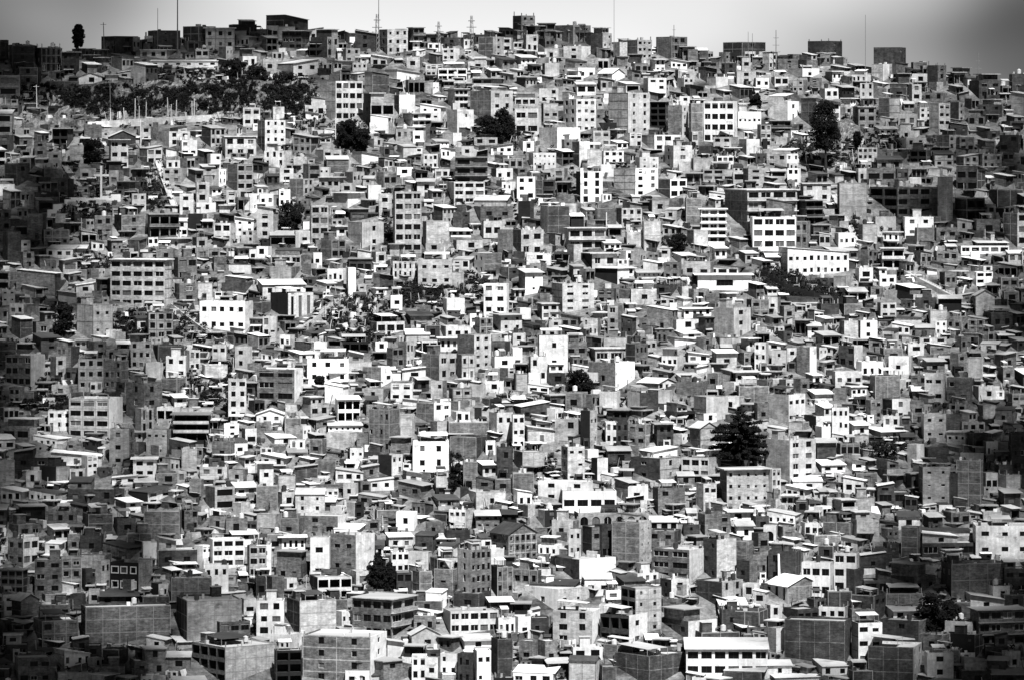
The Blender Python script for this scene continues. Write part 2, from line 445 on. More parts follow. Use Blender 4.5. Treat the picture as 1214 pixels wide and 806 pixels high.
TABLE = """
T 0 0
470 545 648 172 255 2 d0 d1 f @crestbox
0 0 32 190 280 2 - d1 f
35 60 160 218 335 3 d0 d1 f
160 195 285 226 340 3 d1 d4t f @crestslots
290 290 370 246 345 2 - d2s s
690 730 850 145 245 3 d0 d1s f
860 940 1015 125 235 3 d0 d1 f
972 972 1110 132 235 2 - l3 s @crestslab
1075 1075 1213 92 165 2 - d0 f
1115 1115 1210 165 225 1 - w3 p
660 660 830 235 280 1 - w3 s
710 710 1030 280 318 1 - W6c p @clifflow
372 372 482 345 400 1 - W1 g
545 545 617 335 375 1 - l1 p
90 90 190 320 400 2 - b1 f
665 665 745 580 640 2 - l2 f
740 800 895 600 695 3 l0 w2 f
505 520 640 620 700 2 b1 d1 g
830 860 930 665 745 2 l1 w2 f
510 525 605 660 806 3 l0 w2 s
1045 1045 1210 645 745 2 - l3 s
975 975 1043 730 806 2 - W2 f
325 330 395 690 775 2 b0 l0 f
225 230 290 720 806 2 b1 l1 f
155 165 220 670 745 2 b0 b1 f
1145 1150 1230 510 600 2 l0 w2 f
1125 1125 1213 230 320 2 - W2 f
35 35 100 555 600 1 - w1 p
765 765 850 760 806 1 - w2 f
195 195 370 385 418 1 - b0 f
120 120 220 345 375 1 - b2 p
0 0 100 500 545 1 - b2 f
400 400 480 590 660 1 - b0 f
680 680 720 600 680 2 - l1 f
60 60 150 640 700 1 - b1 p
0 0 60 640 720 2 - d1 f
90 90 160 740 806 2 - b1 p
T 304 0
40 130 240 72 160 2 d0 d1 p @crestshed
120 120 245 145 235 3 - d3b s
255 335 385 138 275 3 d0 l2 f
250 250 350 195 270 2 - k3o f @crestframe
575 620 715 140 260 3 b1 l3 f @crestpair
716 716 793 130 235 3 - b4b s
465 465 575 145 240 2 - d1 p
850 890 955 148 225 2 d0 d1 f
1050 1120 1175 175 275 3 b0 l1 f
95 175 290 280 375 2 l0 W2 p
30 30 95 280 345 1 - l1 f
285 375 500 385 575 4 l0 w4b f @paletower
230 230 330 460 555 2 - w2 s
500 540 650 440 610 3 d1 l2o f
535 535 645 545 635 2 - W0 f
650 650 750 450 545 2 - w0 f
690 740 825 535 600 2 l0 w3b s
905 905 1000 420 520 3 - w3b s
1010 1110 1213 430 575 3 b0 w2 f @palegable
900 950 1027 520 640 2 l0 W1s f
800 800 890 305 370 2 - w3 f
860 860 995 325 385 2 - w3o f
605 605 770 330 385 1 - W0 p
1020 1020 1160 370 435 2 - w4b s
0 0 135 570 720 4 - w3c f
35 35 165 715 795 2 - w3 f
450 450 580 720 780 1 - W0 p
275 275 400 710 765 1 - l2 f
830 830 910 660 700 1 - W3s p
880 930 970 630 685 1 l0 w0 f
1030 1030 1140 630 690 2 - l2 f
790 790 870 730 806 2 - w3 f
660 660 750 610 665 1 - l3 f
400 400 490 230 300 2 - w2 f
540 540 640 260 320 1 - w2 p
710 710 790 270 330 1 - l1 f
490 490 560 260 300 1 - W2 p
800 800 870 205 240 1 - w2 f
880 880 960 230 290 2 - w2 f
1170 1170 1213 180 250 2 - w1 f
1000 1000 1090 270 330 2 - l1 p
740 740 800 620 680 1 - W1 f
1110 1110 1213 680 730 1 - W3 p
970 970 1050 690 740 1 - W1 p
385 385 440 230 280 1 - W1 p
680 680 790 600 640 1 - l2 s
T 608 0
0 40 105 75 170 3 d0 l2 f @crestpeak
50 50 118 165 250 2 - w2 f
200 285 370 120 210 2 b0 l2 f
370 425 470 130 275 4 d0 l2s f
500 500 542 200 280 2 - l0 f
540 590 660 190 285 3 b0 l3c f
680 750 828 175 285 3 b0 b2 f @crestaerial
830 830 875 235 300 2 - b0 f
875 895 930 240 285 1 b0 b1 f
1000 1085 1200 200 300 3 d0 d1 f @crestdark
240 325 370 220 290 2 l1 w0 f
245 310 390 280 380 2 l0 W2 f
140 140 220 300 360 2 - w0 f
405 470 530 325 390 2 l1 W0 g
620 640 727 370 465 3 w0 W2 f
125 125 250 420 490 2 - w2 f
10 10 130 440 505 2 - w3b f
10 10 135 515 640 2 - w2b f @twohole
135 145 215 490 600 3 d0 l2 f
240 300 395 470 630 4 l2 w3c f @palefour
455 545 650 440 640 5 l0 w2c f @whitetall
650 650 740 480 600 4 - k2o s
735 800 832 500 655 4 b0 w1 f
835 835 900 490 670 4 - b0 f
905 905 1065 480 680 4 - W4b f @ribbon
1065 1065 1175 530 610 1 - W7cs f @ribbonwing
1160 1160 1223 590 700 3 - l2 f
400 430 545 560 620 2 b0 k0 f
125 210 320 605 700 2 l0 W0 f
280 315 365 670 790 2 d0 w0 f
75 75 205 725 800 2 - W5cs f
610 670 800 640 720 2 l0 w3 f
720 760 850 690 806 3 l1 w1 f
950 950 1070 650 720 2 - w2 f
945 945 1045 740 806 2 - W3b f
580 580 690 745 806 2 - w4s f
780 810 855 370 430 2 l0 w2 f
920 960 1020 365 420 1 l0 w0 f
430 430 525 715 780 2 - w3 f
990 1005 1060 300 360 2 b1 d1 f
1150 1150 1213 370 420 1 - W2 f
1085 1085 1125 275 330 1 - l1 f
10 10 110 260 310 1 - W4 p
120 120 200 110 180 2 - d4b s
150 150 240 230 290 1 - l1 f
250 250 330 310 330 1 - w0 p
650 650 720 280 350 2 - W2 s
770 770 860 330 390 1 - w1 f
560 560 640 300 350 1 - b2 f
380 380 460 620 700 2 - w2 f
530 530 610 630 700 2 - w3 f
840 840 950 750 806 1 - l0 f
1060 1060 1150 340 400 2 - w1 f
30 30 100 670 715 1 - W1 f
880 880 950 690 740 1 - d0 f
T 910 0
505 625 665 225 335 3 d0 d2s f @crestblock
195 290 360 195 265 2 d0 d1 f @crestturret
140 185 240 250 335 2 d0 b0 f
50 50 145 280 335 2 - b1 f
240 295 335 250 310 2 d0 d1 f
95 165 250 325 375 1 l0 W1 f
400 400 495 330 395 2 - w3 f
495 545 580 305 385 2 l0 w0 f
690 690 755 295 350 2 - b0 f
760 805 850 310 420 3 d0 b1 f
850 850 965 320 400 2 - b3 f
965 965 1105 350 470 3 - d2c f
1160 1160 1230 350 450 3 - d0 f
440 440 525 395 500 3 - w2c f
685 685 770 350 400 1 - w1 f
20 20 100 365 410 1 - w2b f
5 95 155 445 575 3 l0 W1 f
530 575 630 465 570 3 b0 l0 f
410 430 515 505 620 3 b1 l2c s
700 720 775 510 590 3 w0 w2c f
770 810 868 490 640 4 l0 l2c f @paleslim
870 905 935 485 580 3 d0 l1 f
515 515 615 600 640 1 - W3 p
610 610 755 655 700 1 - W2 f
620 620 735 620 660 1 - w1 f
675 675 780 710 780 2 - k2o f
430 430 535 700 790 3 - l4 f
0 90 155 705 806 3 l2 W2c f
1000 1050 1115 470 570 3 b1 d1 f
1115 1115 1230 545 620 2 - d1b s
805 860 920 640 715 2 b0 l2 f
990 1040 1105 600 660 2 d0 d1 f
360 360 405 510 545 1 - l1 f
-10 -10 45 255 330 2 - w3 f
250 250 340 420 470 1 - w2 f
120 120 190 380 440 2 - l2 f
200 200 260 370 430 2 - b1 f
300 300 400 310 350 1 - d0 p
580 580 680 400 470 1 - d1 p
660 660 730 400 480 2 - l1 f
20 20 110 570 640 2 - d3b s
620 620 720 540 600 1 - w2 f
740 740 860 440 480 1 - b2 f
890 890 980 650 720 2 - b2 f
950 950 1050 520 600 2 - b2 f
1100 1100 1213 640 720 2 - d2 f
790 790 880 715 790 2 - l2 p
1000 1000 1110 730 806 2 - b3 f
900 900 1000 730 806 2 - b2 p
520 520 640 740 806 1 - b2 p
T 0 200
95 95 190 75 165 2 - b3 s
770 770 878 0 75 2 - l4 f
845 850 915 120 215 2 l1 w1 f
920 930 990 65 165 2 l0 w1 f
1025 1025 1068 5 80 2 - W2 f
1075 1075 1135 105 175 2 - w1 f
1185 1185 1225 120 205 2 - W2 f
125 125 215 215 330 3 - b0 f
440 450 530 225 330 2 l1 b2 f
530 575 690 220 320 2 d1 b1 f
690 710 845 215 330 2 b0 b3o s @verandah
755 755 895 330 380 1 - W3 s
905 905 980 325 385 1 - l1 f
1010 1010 1110 260 360 2 - w2b f
515 515 805 430 660 5 - l5cb s @slabblock
815 815 930 420 535 2 - b4b f
930 935 1005 540 610 1 b0 l0 f
1045 1045 1190 510 590 2 - d0 f
1080 1080 1213 455 500 1 - W0 p
940 940 1190 630 770 2 - W5c f @chinawhite
355 440 525 645 806 2 l0 l2s f @blankpair
690 690 818 680 806 3 - l3ct f @pilaster
70 70 300 480 600 2 - b4 f
0 0 70 575 640 2 - w3s f
190 190 325 290 365 2 - b3 f
215 215 365 365 425 1 - W3 p
5 5 95 300 450 2 - d0 f
55 100 140 340 420 2 k0 w1 f
260 260 360 580 640 1 - l0 p
135 135 250 680 790 2 - b1 f
890 890 955 215 290 1 - k0 f
615 625 690 120 200 2 l0 w2 f
1180 1180 1213 385 440 1 - W1 f
105 110 160 395 475 2 b0 b1 f
1140 1140 1213 295 350 2 - w3 f
270 270 345 50 150 2 - b1 f
185 185 265 65 105 1 - b2 s
820 850 930 545 640 2 b0 b1 f
190 190 295 0 50 1 - b0 f
520 520 580 10 85 1 - l1 f
375 375 450 0 60 1 - l1 f
550 550 635 60 130 2 - b2 s
930 930 1040 375 430 1 - b2 f
740 740 820 380 440 1 - b1 f
600 600 690 330 390 1 - d0 p
420 420 490 340 390 1 - W2 p
1000 1000 1070 420 490 1 - b1 f
460 460 520 520 600 2 - d1 s
0 0 40 660 720 1 - b1 f
40 40 150 640 700 1 - w2 f
640 640 700 700 770 1 - w1 p
360 360 460 540 590 1 - w1 p
T 304 200
100 100 160 100 185 2 - W2 f
105 110 175 0 65 2 b0 w1 f
295 295 410 40 100 1 - l3 s
250 260 340 175 370 4 w0 l2b f @narrowpale
645 645 780 110 400 6 - l3b f @sixstack
580 580 640 120 230 2 - l1 f
430 500 600 255 375 2 l0 w1 f @whitebase
785 785 912 250 380 2 - l0 f @bareframe
900 935 1080 65 170 3 l0 l3b f @boxbay
1025 1060 1213 180 245 1 l0 b2 f
1030 1030 1213 130 190 1 - l0 g
920 920 1015 285 320 1 - W3 p
1060 1075 1160 250 330 1 l0 w2 f
1030 1075 1160 400 505 2 W2 b0 f
765 765 925 430 560 2 - l6 f @ridgeblock
645 645 765 440 520 2 - l5ct f
335 335 430 475 545 1 - w3 f
435 435 470 470 605 2 - W0 f @blankslim
1075 1075 1195 545 695 3 - W2c f @threewhite
60 150 265 590 715 1 k0 w3t f
520 570 700 725 785 1 b0 w3b f
0 0 100 180 330 4 - w1c f
30 30 95 700 806 2 - w2 f
185 185 275 295 365 1 - w1 f
355 355 425 240 275 1 - l2 f
545 545 612 395 455 1 - l1 f
65 65 240 380 460 2 - l3b s
60 60 200 465 530 1 - l0 f
0 0 230 530 610 1 - w3 p @darktin
880 880 985 615 690 1 - w0 f
1010 1010 1040 690 745 1 - W1 f
870 870 1015 745 806 1 - w3 f
800 800 870 740 806 1 - d1 f
540 540 615 565 600 1 - W1 s
630 635 690 600 665 1 b0 W1 f
845 845 940 5 50 1 - w3 f
400 400 590 190 245 2 - d4b s
705 705 830 680 740 1 - b0 p
0 0 80 120 180 1 - w2 f
640 640 740 -5 40 1 - W1 f
760 760 840 50 120 1 - w1 p
400 400 470 70 120 1 - w1 f
930 930 1070 340 390 1 - l1 f
1170 1170 1213 290 430 2 - b0 f
800 800 920 355 400 1 - l1 f
520 520 590 80 150 1 - W0 f
270 270 310 400 470 1 - W1 f
440 440 545 425 500 1 - d3b s
930 930 1030 420 480 1 - W2 p
1110 1110 1213 0 60 1 - w2 f
0 0 70 370 420 1 - W1 f
T 608 200
300 320 425 15 165 4 k0 W2t f @striped
480 580 690 0 135 4 l0 W2c f @bigcorner
690 745 825 50 145 2 d0 W2b f @fourbay
20 20 105 40 150 3 - W2 f
25 25 100 155 265 1 - k0 f
105 140 200 55 140 2 b0 d1b f
230 230 325 125 225 2 - l0 f
480 515 612 160 270 3 b0 l3c f
390 400 490 190 265 1 w0 b0 f
820 820 895 140 265 3 - b0 f
890 890 1010 190 355 5 - W3b s @bands
0 40 145 290 415 2 b0 l2 f
245 265 440 280 390 2 l0 l3b s
620 620 700 250 385 2 - l0 f
825 825 925 290 380 1 - l0 f
185 235 385 545 680 4 l0 w2c f @chalk
715 715 800 445 530 2 - b4 f
805 805 970 440 520 1 - l2 f
330 375 495 400 470 1 k0 w2 s
390 495 580 470 545 2 k0 W2 s
600 600 790 655 780 2 - b6 f
790 790 940 660 700 1 - W4 s
725 725 895 715 765 1 - W1 f
955 1045 1130 660 806 3 l0 w1 f @blankleft
875 875 1130 500 575 1 - W1b s @longwhite
920 920 1110 455 505 1 - W3b p
20 20 85 660 735 1 - w0 f
170 170 230 715 755 1 - w1 f
560 560 680 570 640 1 - l1 f
400 400 490 570 640 2 - b2 f
65 65 180 400 445 1 - w1 f
270 270 330 360 440 1 - l0 f
525 525 575 390 440 1 - W1 f
335 335 415 710 790 2 - l3 f
450 450 520 650 790 3 - l1 f
900 900 1045 5 60 2 - l3b f
1090 1090 1190 0 95 3 - l1 f
1110 1110 1213 620 720 2 - b4 f
0 0 70 0 30 1 - b1 f
200 200 260 0 50 1 - l1 f
820 820 890 20 80 1 - d2 s
930 930 1030 110 150 1 - W1 p
540 540 620 300 370 1 - l0 f
410 410 510 340 390 1 - W3 p
700 700 760 370 420 1 - w1 p
760 760 870 400 450 1 - w2 p
640 640 740 150 210 1 - l1 f
640 640 710 240 290 1 - w2 f
870 870 960 400 450 1 - b1 f
500 500 600 570 630 1 - b0 f
660 660 780 550 600 1 - d1 f
700 700 780 605 650 1 - w2 p
830 830 930 570 630 1 - b1 f
590 590 700 480 520 1 - W5cs p
0 0 60 430 480 1 - W1 p
160 160 260 470 520 1 - b2 p
270 270 335 455 520 1 - w1 p
80 80 160 450 500 1 - l1 f
130 130 220 760 806 1 - l2 f
770 770 890 770 806 1 - W1 p
900 900 955 700 780 2 - d2 s
0 0 60 570 620 1 - w2 s
T 910 200
95 95 160 0 80 2 - W2 f
-190 -95 145 100 300 4 b0 l4cb s @bigterrace
-70 -70 135 230 385 3 - W4cb f @arcadewhite
-8 -8 146 146 322 2 - W3co s
136 136 265 150 268 3 - d2cbo s
335 340 470 70 235 3 b0 l0 f @blankpale
500 615 835 90 230 3 b2o b4cb f @broadbrick
836 836 880 40 250 4 - l0 f
470 470 605 0 70 1 - b2b f
650 650 785 230 325 2 - W2 f @twowhite
545 545 650 300 350 1 - W3 s
60 95 390 375 510 2 l0 W9c p @hall
530 530 610 470 555 2 - W4 f
315 315 400 510 580 1 - l0 f
950 950 1070 490 550 2 - W4b f
985 985 1075 575 690 2 - l0 g @palegabled
610 690 800 550 660 2 k0 l2 f
525 525 610 635 715 2 - w2 f
915 915 1145 345 405 2 - W5cb s
795 795 860 720 790 2 - w4 f
435 435 520 265 365 2 - l0 f
690 690 790 280 340 1 - b0 f
340 340 450 640 690 1 - b0 f
240 240 340 640 690 1 - d0 f
430 430 495 0 70 1 - w2 f
500 500 590 0 50 1 - b2 f
760 760 840 0 40 1 - l0 f
1035 1035 1080 170 225 1 - l1 f
135 135 205 250 365 2 - b2 f
205 205 295 265 330 2 - d2 s
170 170 300 70 160 2 - w2 s
1105 1105 1190 515 570 1 - b2 f
0 0 65 610 680 1 - w1 f
345 345 430 720 806 2 - l0 f
590 590 700 730 790 1 - w3 p
820 820 895 490 560 1 - b2 f
1060 1060 1213 100 180 1 - d0 f
900 900 990 240 300 1 - w1 p
990 990 1100 240 320 1 - b1 f
800 800 900 280 340 1 - b2 f
800 800 900 360 440 2 - b3 f
700 700 780 390 460 1 - b2 p
1140 1140 1213 390 450 1 - w2 p
920 920 1030 420 470 1 - d2 p
270 270 440 375 430 1 - b2 p
420 420 500 470 530 1 - w1 f
900 900 980 590 650 1 - b1 p
770 770 850 670 740 1 - l0 f
850 850 950 700 770 1 - b2 f
950 950 1050 700 780 2 - b2 p
1060 1060 1160 680 760 1 - d2 f
1120 1120 1190 580 640 1 - b1 f
600 600 730 700 730 1 - w1 p
440 440 520 720 806 2 - W1 f
700 700 790 740 806 1 - b1 p
60 60 130 650 720 1 - b1 f
100 100 260 600 640 1 - w0 p
190 190 250 730 790 1 - w1 p
480 480 550 560 610 1 - b1 f
700 700 800 610 660 1 - d1 f
T 0 400
20 145 200 85 235 3 b4b w0 f @whiteflank
240 240 310 90 205 2 - l1 f
265 265 370 10 140 3 - b3 f
370 370 490 100 250 3 - l3 f
490 490 600 110 245 3 - b3 f
500 500 615 20 115 2 - b5 f
615 620 715 20 150 3 b0 l3 f
785 785 878 90 195 2 - W2 f @twoeye
715 715 870 40 110 1 - d0 f
880 880 945 60 165 2 - l2 f
1005 1005 1070 35 140 2 - w2 f
320 515 565 290 480 4 l3cb W0 f @ninepane
5 140 175 385 490 2 b2cb l0 f
150 150 335 465 515 1 - W4 p
590 680 760 215 400 3 b1 b1 f
515 610 630 430 610 3 l1c b1 f
635 635 725 335 460 2 - l2ct f
740 740 845 330 410 1 - W2o f
690 690 805 435 560 2 - l3s f
825 825 985 360 490 3 - k3o s @openblack
1075 1080 1165 195 390 4 l0 w2 f
1165 1165 1213 210 285 1 - d1 s
1055 1060 1130 410 470 2 W0 W1 f
60 60 240 530 620 2 - d2 f
240 240 480 540 610 1 - w3 p
395 395 460 560 655 3 - W3 f
850 850 930 525 620 2 - l0 f
320 320 540 670 780 2 - d6 f
630 630 740 570 660 2 - W2 s
600 700 800 710 790 2 k0 w2 p
820 820 880 630 690 1 - l1 f
905 905 960 670 750 1 - b0 f
945 945 1075 610 660 1 - l2 f
965 965 1045 570 620 1 - d1 f
0 0 130 710 780 1 - w3 p
130 130 320 720 780 1 - w4 p
190 265 325 610 690 1 k0 l0 f
800 800 880 270 320 1 - w1 p
690 690 770 120 200 1 - w0 f
1110 1110 1190 45 150 2 - w1 f
240 240 370 225 280 1 - l1 f
950 950 1075 130 200 1 - l0 f
410 410 500 20 100 2 - b1 f
60 60 110 235 320 2 - b2 f
105 105 180 255 300 1 - b0 f
760 760 870 195 260 1 - b0 f
1000 1000 1110 490 590 1 - b1 f
1075 1075 1170 480 560 1 - w1 p
1110 1110 1190 150 195 1 - b0 p
1150 1150 1213 430 520 1 - w1 f
850 850 1010 330 370 1 - l0 f
1090 1090 1213 690 750 1 - w2 p
740 740 840 640 700 1 - b1 f
640 640 740 670 710 1 - W0 p
530 530 650 650 690 1 - W2 p
330 330 400 620 680 1 - w2 f
140 140 190 630 700 1 - w1 f
0 0 60 690 720 1 - w1 p
1080 1080 1170 625 690 1 - l1 f
860 860 940 760 806 1 - b1 f
380 380 480 195 230 1 - w1 p
800 800 920 480 560 1 - d1 p
T 304 400
240 240 435 100 215 2 - W6 f @widewhite
435 435 545 65 195 2 - w2 f
615 615 695 50 190 3 - b5b f
700 700 745 20 150 2 - l2 f
780 865 945 80 205 2 b0 w4 f @browncorner
946 946 1035 80 205 2 - l4 f
950 1030 1110 -10 155 4 b0 w2c f @schooltower
500 590 660 140 230 1 b0 W1 f
0 180 215 150 305 3 b2cb W0 f @galleryend
210 210 340 280 375 2 - l4 f
0 0 130 340 405 1 - W2 g
0 0 70 400 460 1 - b1 f
530 530 675 340 550 3 - b4 f
680 680 750 365 475 2 - l0 f
755 840 918 310 410 2 b0 W4 f
920 920 1010 350 405 1 - W2 f
740 740 910 490 625 2 - W4 f @turret
770 770 825 465 530 1 - W1 f
630 630 770 470 580 2 - b1 f
575 640 690 555 655 2 k0 w2 f
825 825 900 205 310 2 - l2 f
910 910 1020 240 335 2 - l4 f
1025 1025 1085 225 300 1 - w0 f
1100 1100 1213 355 490 2 - w4 f
910 910 1100 400 470 1 - b0 f
915 915 1090 470 575 1 - b0 f
1085 1085 1130 490 550 1 - W1 f
1140 1140 1213 520 660 2 - d1 f
280 280 375 580 660 1 - b0 f
375 375 505 620 680 1 - w3 p
85 85 185 650 735 1 - l0 f
340 340 500 400 450 1 - W6cs p
35 35 185 460 510 1 - w1 p
160 160 230 485 530 1 - W3 f
310 310 415 710 750 1 - w4 p
850 850 920 655 730 1 - w0 f
975 980 1045 585 710 1 d0 b0 f
670 670 825 680 760 1 - b2 p
1000 1000 1180 730 806 1 - l1 f
480 480 625 740 790 1 - b2 p
145 145 300 65 110 1 - w2 p
1080 1080 1170 205 260 1 - w1 f
870 870 950 0 60 1 - W3 s
400 400 530 20 70 1 - k3o f
545 545 620 20 70 1 - W1 f
1100 1100 1200 20 90 1 - b1 f
1110 1110 1213 90 150 1 - W1 f
110 110 180 -10 50 1 - W2 f
20 20 100 60 130 1 - w2 p
330 330 470 165 215 1 - w3 s
690 690 800 140 195 1 - w1 p
510 510 630 240 300 1 - l1 f
520 520 600 280 370 2 - b1 f
690 690 840 290 330 1 - w0 p
830 870 920 290 350 1 l0 W1 f
135 135 210 380 450 1 - b0 f
240 240 370 375 430 1 - b1 p
250 250 330 480 560 1 - b1 f
330 330 480 450 530 1 - l0 f
480 480 540 450 520 1 - b0 f
20 20 170 550 610 1 - w2 p
0 0 80 590 690 1 - w1 s
180 180 290 600 680 1 - d0 p
500 500 580 600 660 1 - b1 p
410 410 480 690 760 1 - w1 f
480 480 540 680 740 1 - b1 f
530 530 650 665 720 1 - W2 p
690 690 780 630 690 1 - w1 p
1040 1040 1130 660 720 1 - b1 p
1130 1130 1213 670 730 1 - b1 f
90 90 190 730 806 1 - l1 f
0 0 100 700 806 1 - b0 f
830 830 960 750 806 1 - b1 p
T 608 400
120 125 260 -10 160 2 b1 w1 f
360 485 580 120 245 1 b1 W0 f @whitegableend
365 365 525 50 120 1 - l2b s
535 580 640 30 150 2 d0 b3 f
705 705 810 50 145 2 - W6 f
1155 1155 1213 25 165 3 - w3 f
410 410 510 255 345 1 - w0 f
545 600 690 260 370 1 w0 d0 f
690 690 755 250 330 1 - w0 f
590 690 775 195 255 1 b0 W3 g
775 775 930 210 280 1 - b0 f
860 915 1020 280 400 2 l0 w0 f
250 250 355 260 345 1 - b1 f
725 775 865 310 410 2 d1 k2o s
840 840 970 400 540 2 - l0 g
670 670 760 405 510 2 - d2 s
440 440 495 400 505 2 - W2 f @slimwhite
0 0 55 365 530 3 - w2c f
200 200 330 385 510 2 - l4 f
330 365 400 345 520 2 k0 l2 f
490 490 545 400 505 2 - d2 f
545 545 665 410 515 2 - b4 f
230 260 340 515 690 3 b1 l2s f
5 5 150 540 640 1 - l0 f
335 335 405 530 570 1 - W0 f
390 400 450 570 680 1 k0 w0 f
120 120 380 680 780 2 - W4 f @ellwhite
235 235 490 725 825 1 - W4b f @whitefront
800 800 990 570 670 2 - w5b f
985 985 1213 620 790 3 - l5cs s @longpale
560 695 810 570 680 2 d1 l1 f
665 665 815 710 826 2 - b2 f
870 870 965 690 820 2 - l2 f
480 545 635 670 780 2 b0 w2 f
75 85 160 90 210 2 b0 w2 f
5 5 70 170 265 1 - l0 f
180 180 240 335 400 1 - w1 f
0 0 175 305 395 1 - d2 p
1145 1145 1213 310 400 1 - b1 f
1070 1070 1213 230 300 1 - b0 f
925 925 995 170 240 1 - b1 f
445 445 565 340 390 1 - d3b s
1055 1055 1165 160 215 1 - w3 s
255 255 350 20 100 1 - b2 f
430 430 540 0 50 1 - l0 f
720 720 870 0 40 1 - W0 p
830 830 930 70 120 1 - W2 p
945 945 1060 60 150 1 - l1 p
1065 1065 1150 70 140 1 - b2 f
880 880 945 0 50 1 - b1 f
960 960 1090 0 30 1 - l0 f
0 0 60 -20 30 1 - w1 f
0 0 45 50 120 1 - W0 f
280 280 370 130 180 1 - w0 p
365 365 420 165 220 1 - W0 f
70 70 190 220 265 1 - W2 p
150 150 255 270 330 1 - d2 s
355 355 415 270 330 1 - b2 f
775 775 890 175 225 1 - W1 p
660 660 760 150 200 1 - b1 p
70 70 200 420 500 1 - l1 p
90 90 180 390 450 1 - b1 p
0 0 60 280 310 1 - d1 p
1100 1100 1210 390 430 1 - w0 p
1170 1170 1213 450 530 1 - b1 f
700 700 770 400 440 1 - W1 p
600 600 780 520 590 1 - W0 p
450 450 560 520 600 1 - d1 p
780 780 860 640 700 1 - b1 p
990 990 1100 280 350 1 - w1 f
870 870 1000 530 560 1 - W0 p
1140 1140 1213 550 610 1 - w2 p
0 0 100 640 740 1 - b0 f
0 0 90 720 806 1 - w2 p
545 545 640 700 780 1 - W1 f
T 910 400
140 200 235 45 185 2 b0 W0 f @whiteedge
80 80 140 50 150 2 - w1 f
20 20 100 60 160 2 - w3 f
340 410 455 40 145 2 d2 w0 f
425 425 550 115 195 1 - W3 f
575 575 685 90 180 1 - W1 f @tornwhite
550 550 640 50 130 1 - b1 f
310 320 450 160 235 1 l0 w3 f
0 100 185 270 410 2 l0 W5 f @sidewindows
180 230 350 320 440 2 k0 w1 f
305 305 385 330 500 3 - W3 f
740 740 845 360 490 2 - l2s f @twinhole
745 745 850 170 310 2 - w4 f
850 850 975 190 310 2 - b4 f
880 880 945 75 175 2 - b1 f
950 950 1025 95 220 1 - l0 f
0 105 235 485 690 4 l0 w2c f @cornertower
735 735 865 610 790 3 - l2cs f @slitblock
895 895 1025 580 800 4 - b0 f @sheerbrick
520 565 685 575 690 2 b0 l3 f
520 520 670 690 790 2 - d5b f
370 370 465 575 630 1 - W1 p
230 230 370 585 640 1 - w2 p
470 470 540 295 390 2 - b2 f
860 860 960 315 350 1 - w2 f
745 745 860 520 595 1 - d0 f
680 705 745 505 605 1 l0 w0 f
1035 1035 1090 490 575 1 - W2 f
915 915 1040 545 580 1 - w0 f
1055 1055 1120 250 290 1 - W2 f
1145 1145 1225 265 350 2 - l2b f
1155 1155 1225 450 640 3 - d2 f
0 0 65 620 760 3 - w2 f
570 570 690 290 340 1 - b3 f
345 345 410 650 700 1 - l1 f
1020 1020 1090 640 730 1 - w2b f
1095 1095 1200 650 720 1 - l0 f
265 265 350 755 820 1 - l0 f
415 415 510 755 820 1 - l0 f
235 235 325 480 570 1 - d0 p
490 490 630 180 290 1 - b0 f
0 0 80 20 65 1 - W1 p
480 480 550 0 60 1 - b1 p
470 470 560 70 130 1 - d1 p
665 665 740 30 80 1 - W1 f
720 720 850 0 30 1 - l2 f
740 740 840 100 170 1 - b1 p
770 770 870 30 75 1 - b1 p
1010 1010 1100 20 70 1 - w1 p
1080 1080 1180 70 150 1 - b1 p
1090 1090 1170 140 210 1 - b1 f
130 130 200 195 260 1 - b1 f
190 190 260 170 225 1 - W1 p
260 260 320 110 160 1 - l1 p
360 360 480 170 220 1 - w1 p
200 200 310 250 300 1 - w0 p
320 320 380 240 300 1 - b0 f
370 370 470 230 280 1 - W3 s
550 590 680 290 400 2 d0 W1 f
640 640 740 300 380 1 - b2 f
840 840 920 360 440 1 - b0 f
980 980 1100 230 300 1 - w1 f
1000 1000 1080 320 380 1 - l0 f
1080 1080 1180 330 420 1 - b1 p
920 920 1030 400 450 1 - w3 f
1030 1030 1110 440 490 1 - b0 p
950 950 1040 450 540 1 - d1 f
390 390 480 400 470 1 - w1 p
470 470 660 430 480 1 - W1 p
400 400 480 460 510 1 - l0 f
550 550 650 370 430 1 - w2 f
230 230 310 420 500 1 - W0 f
100 100 200 400 460 1 - l0 f
0 0 100 420 470 1 - w0 p
20 20 100 455 500 1 - b2 f
690 690 760 590 680 1 - b1 p
865 865 900 640 790 2 - d0 f
700 700 880 590 620 1 - w0 p
120 120 260 660 720 1 - w1 p
90 90 220 700 760 1 - w3 p
360 360 470 660 740 1 - w2 p
420 420 520 640 700 1 - b1 f
1080 1080 1160 600 680 1 - d1 f
1100 1100 1200 720 806 1 - d1 p
660 660 740 640 720 1 - d2 s
T 0 604
165 165 290 235 400 3 - b6 f @sixwin
291 291 385 225 385 3 - b6 f
385 385 460 280 385 2 - d2f f
515 655 710 250 390 2 k3f l0 f @framedblack
460 460 516 240 385 2 - l2f f
370 405 800 460 645 3 d3 b0 f @longblank
815 885 1140 430 650 3 d0 l0 f @palebrick
890 1065 1300 650 830 3 b4o l0 f @graywall
980 1040 1180 530 650 2 d0 b3b f
680 680 850 5 130 2 - b0 f @framebrick
380 380 530 20 110 2 - b1 f
530 530 640 40 120 1 - b1 f
30 110 175 135 270 2 b2 w2b f
720 750 930 130 275 2 W0 d4 s
665 665 752 155 260 1 - W0 f
965 970 1080 260 395 2 w0 W3 f
980 980 1155 140 275 3 - W3cb f @threebay
1165 1165 1260 170 320 3 - l2b f
800 810 1000 320 450 2 d0 b0 f
40 100 180 400 525 2 d0 b0 g @darkgable
140 140 365 525 650 2 - b3 f
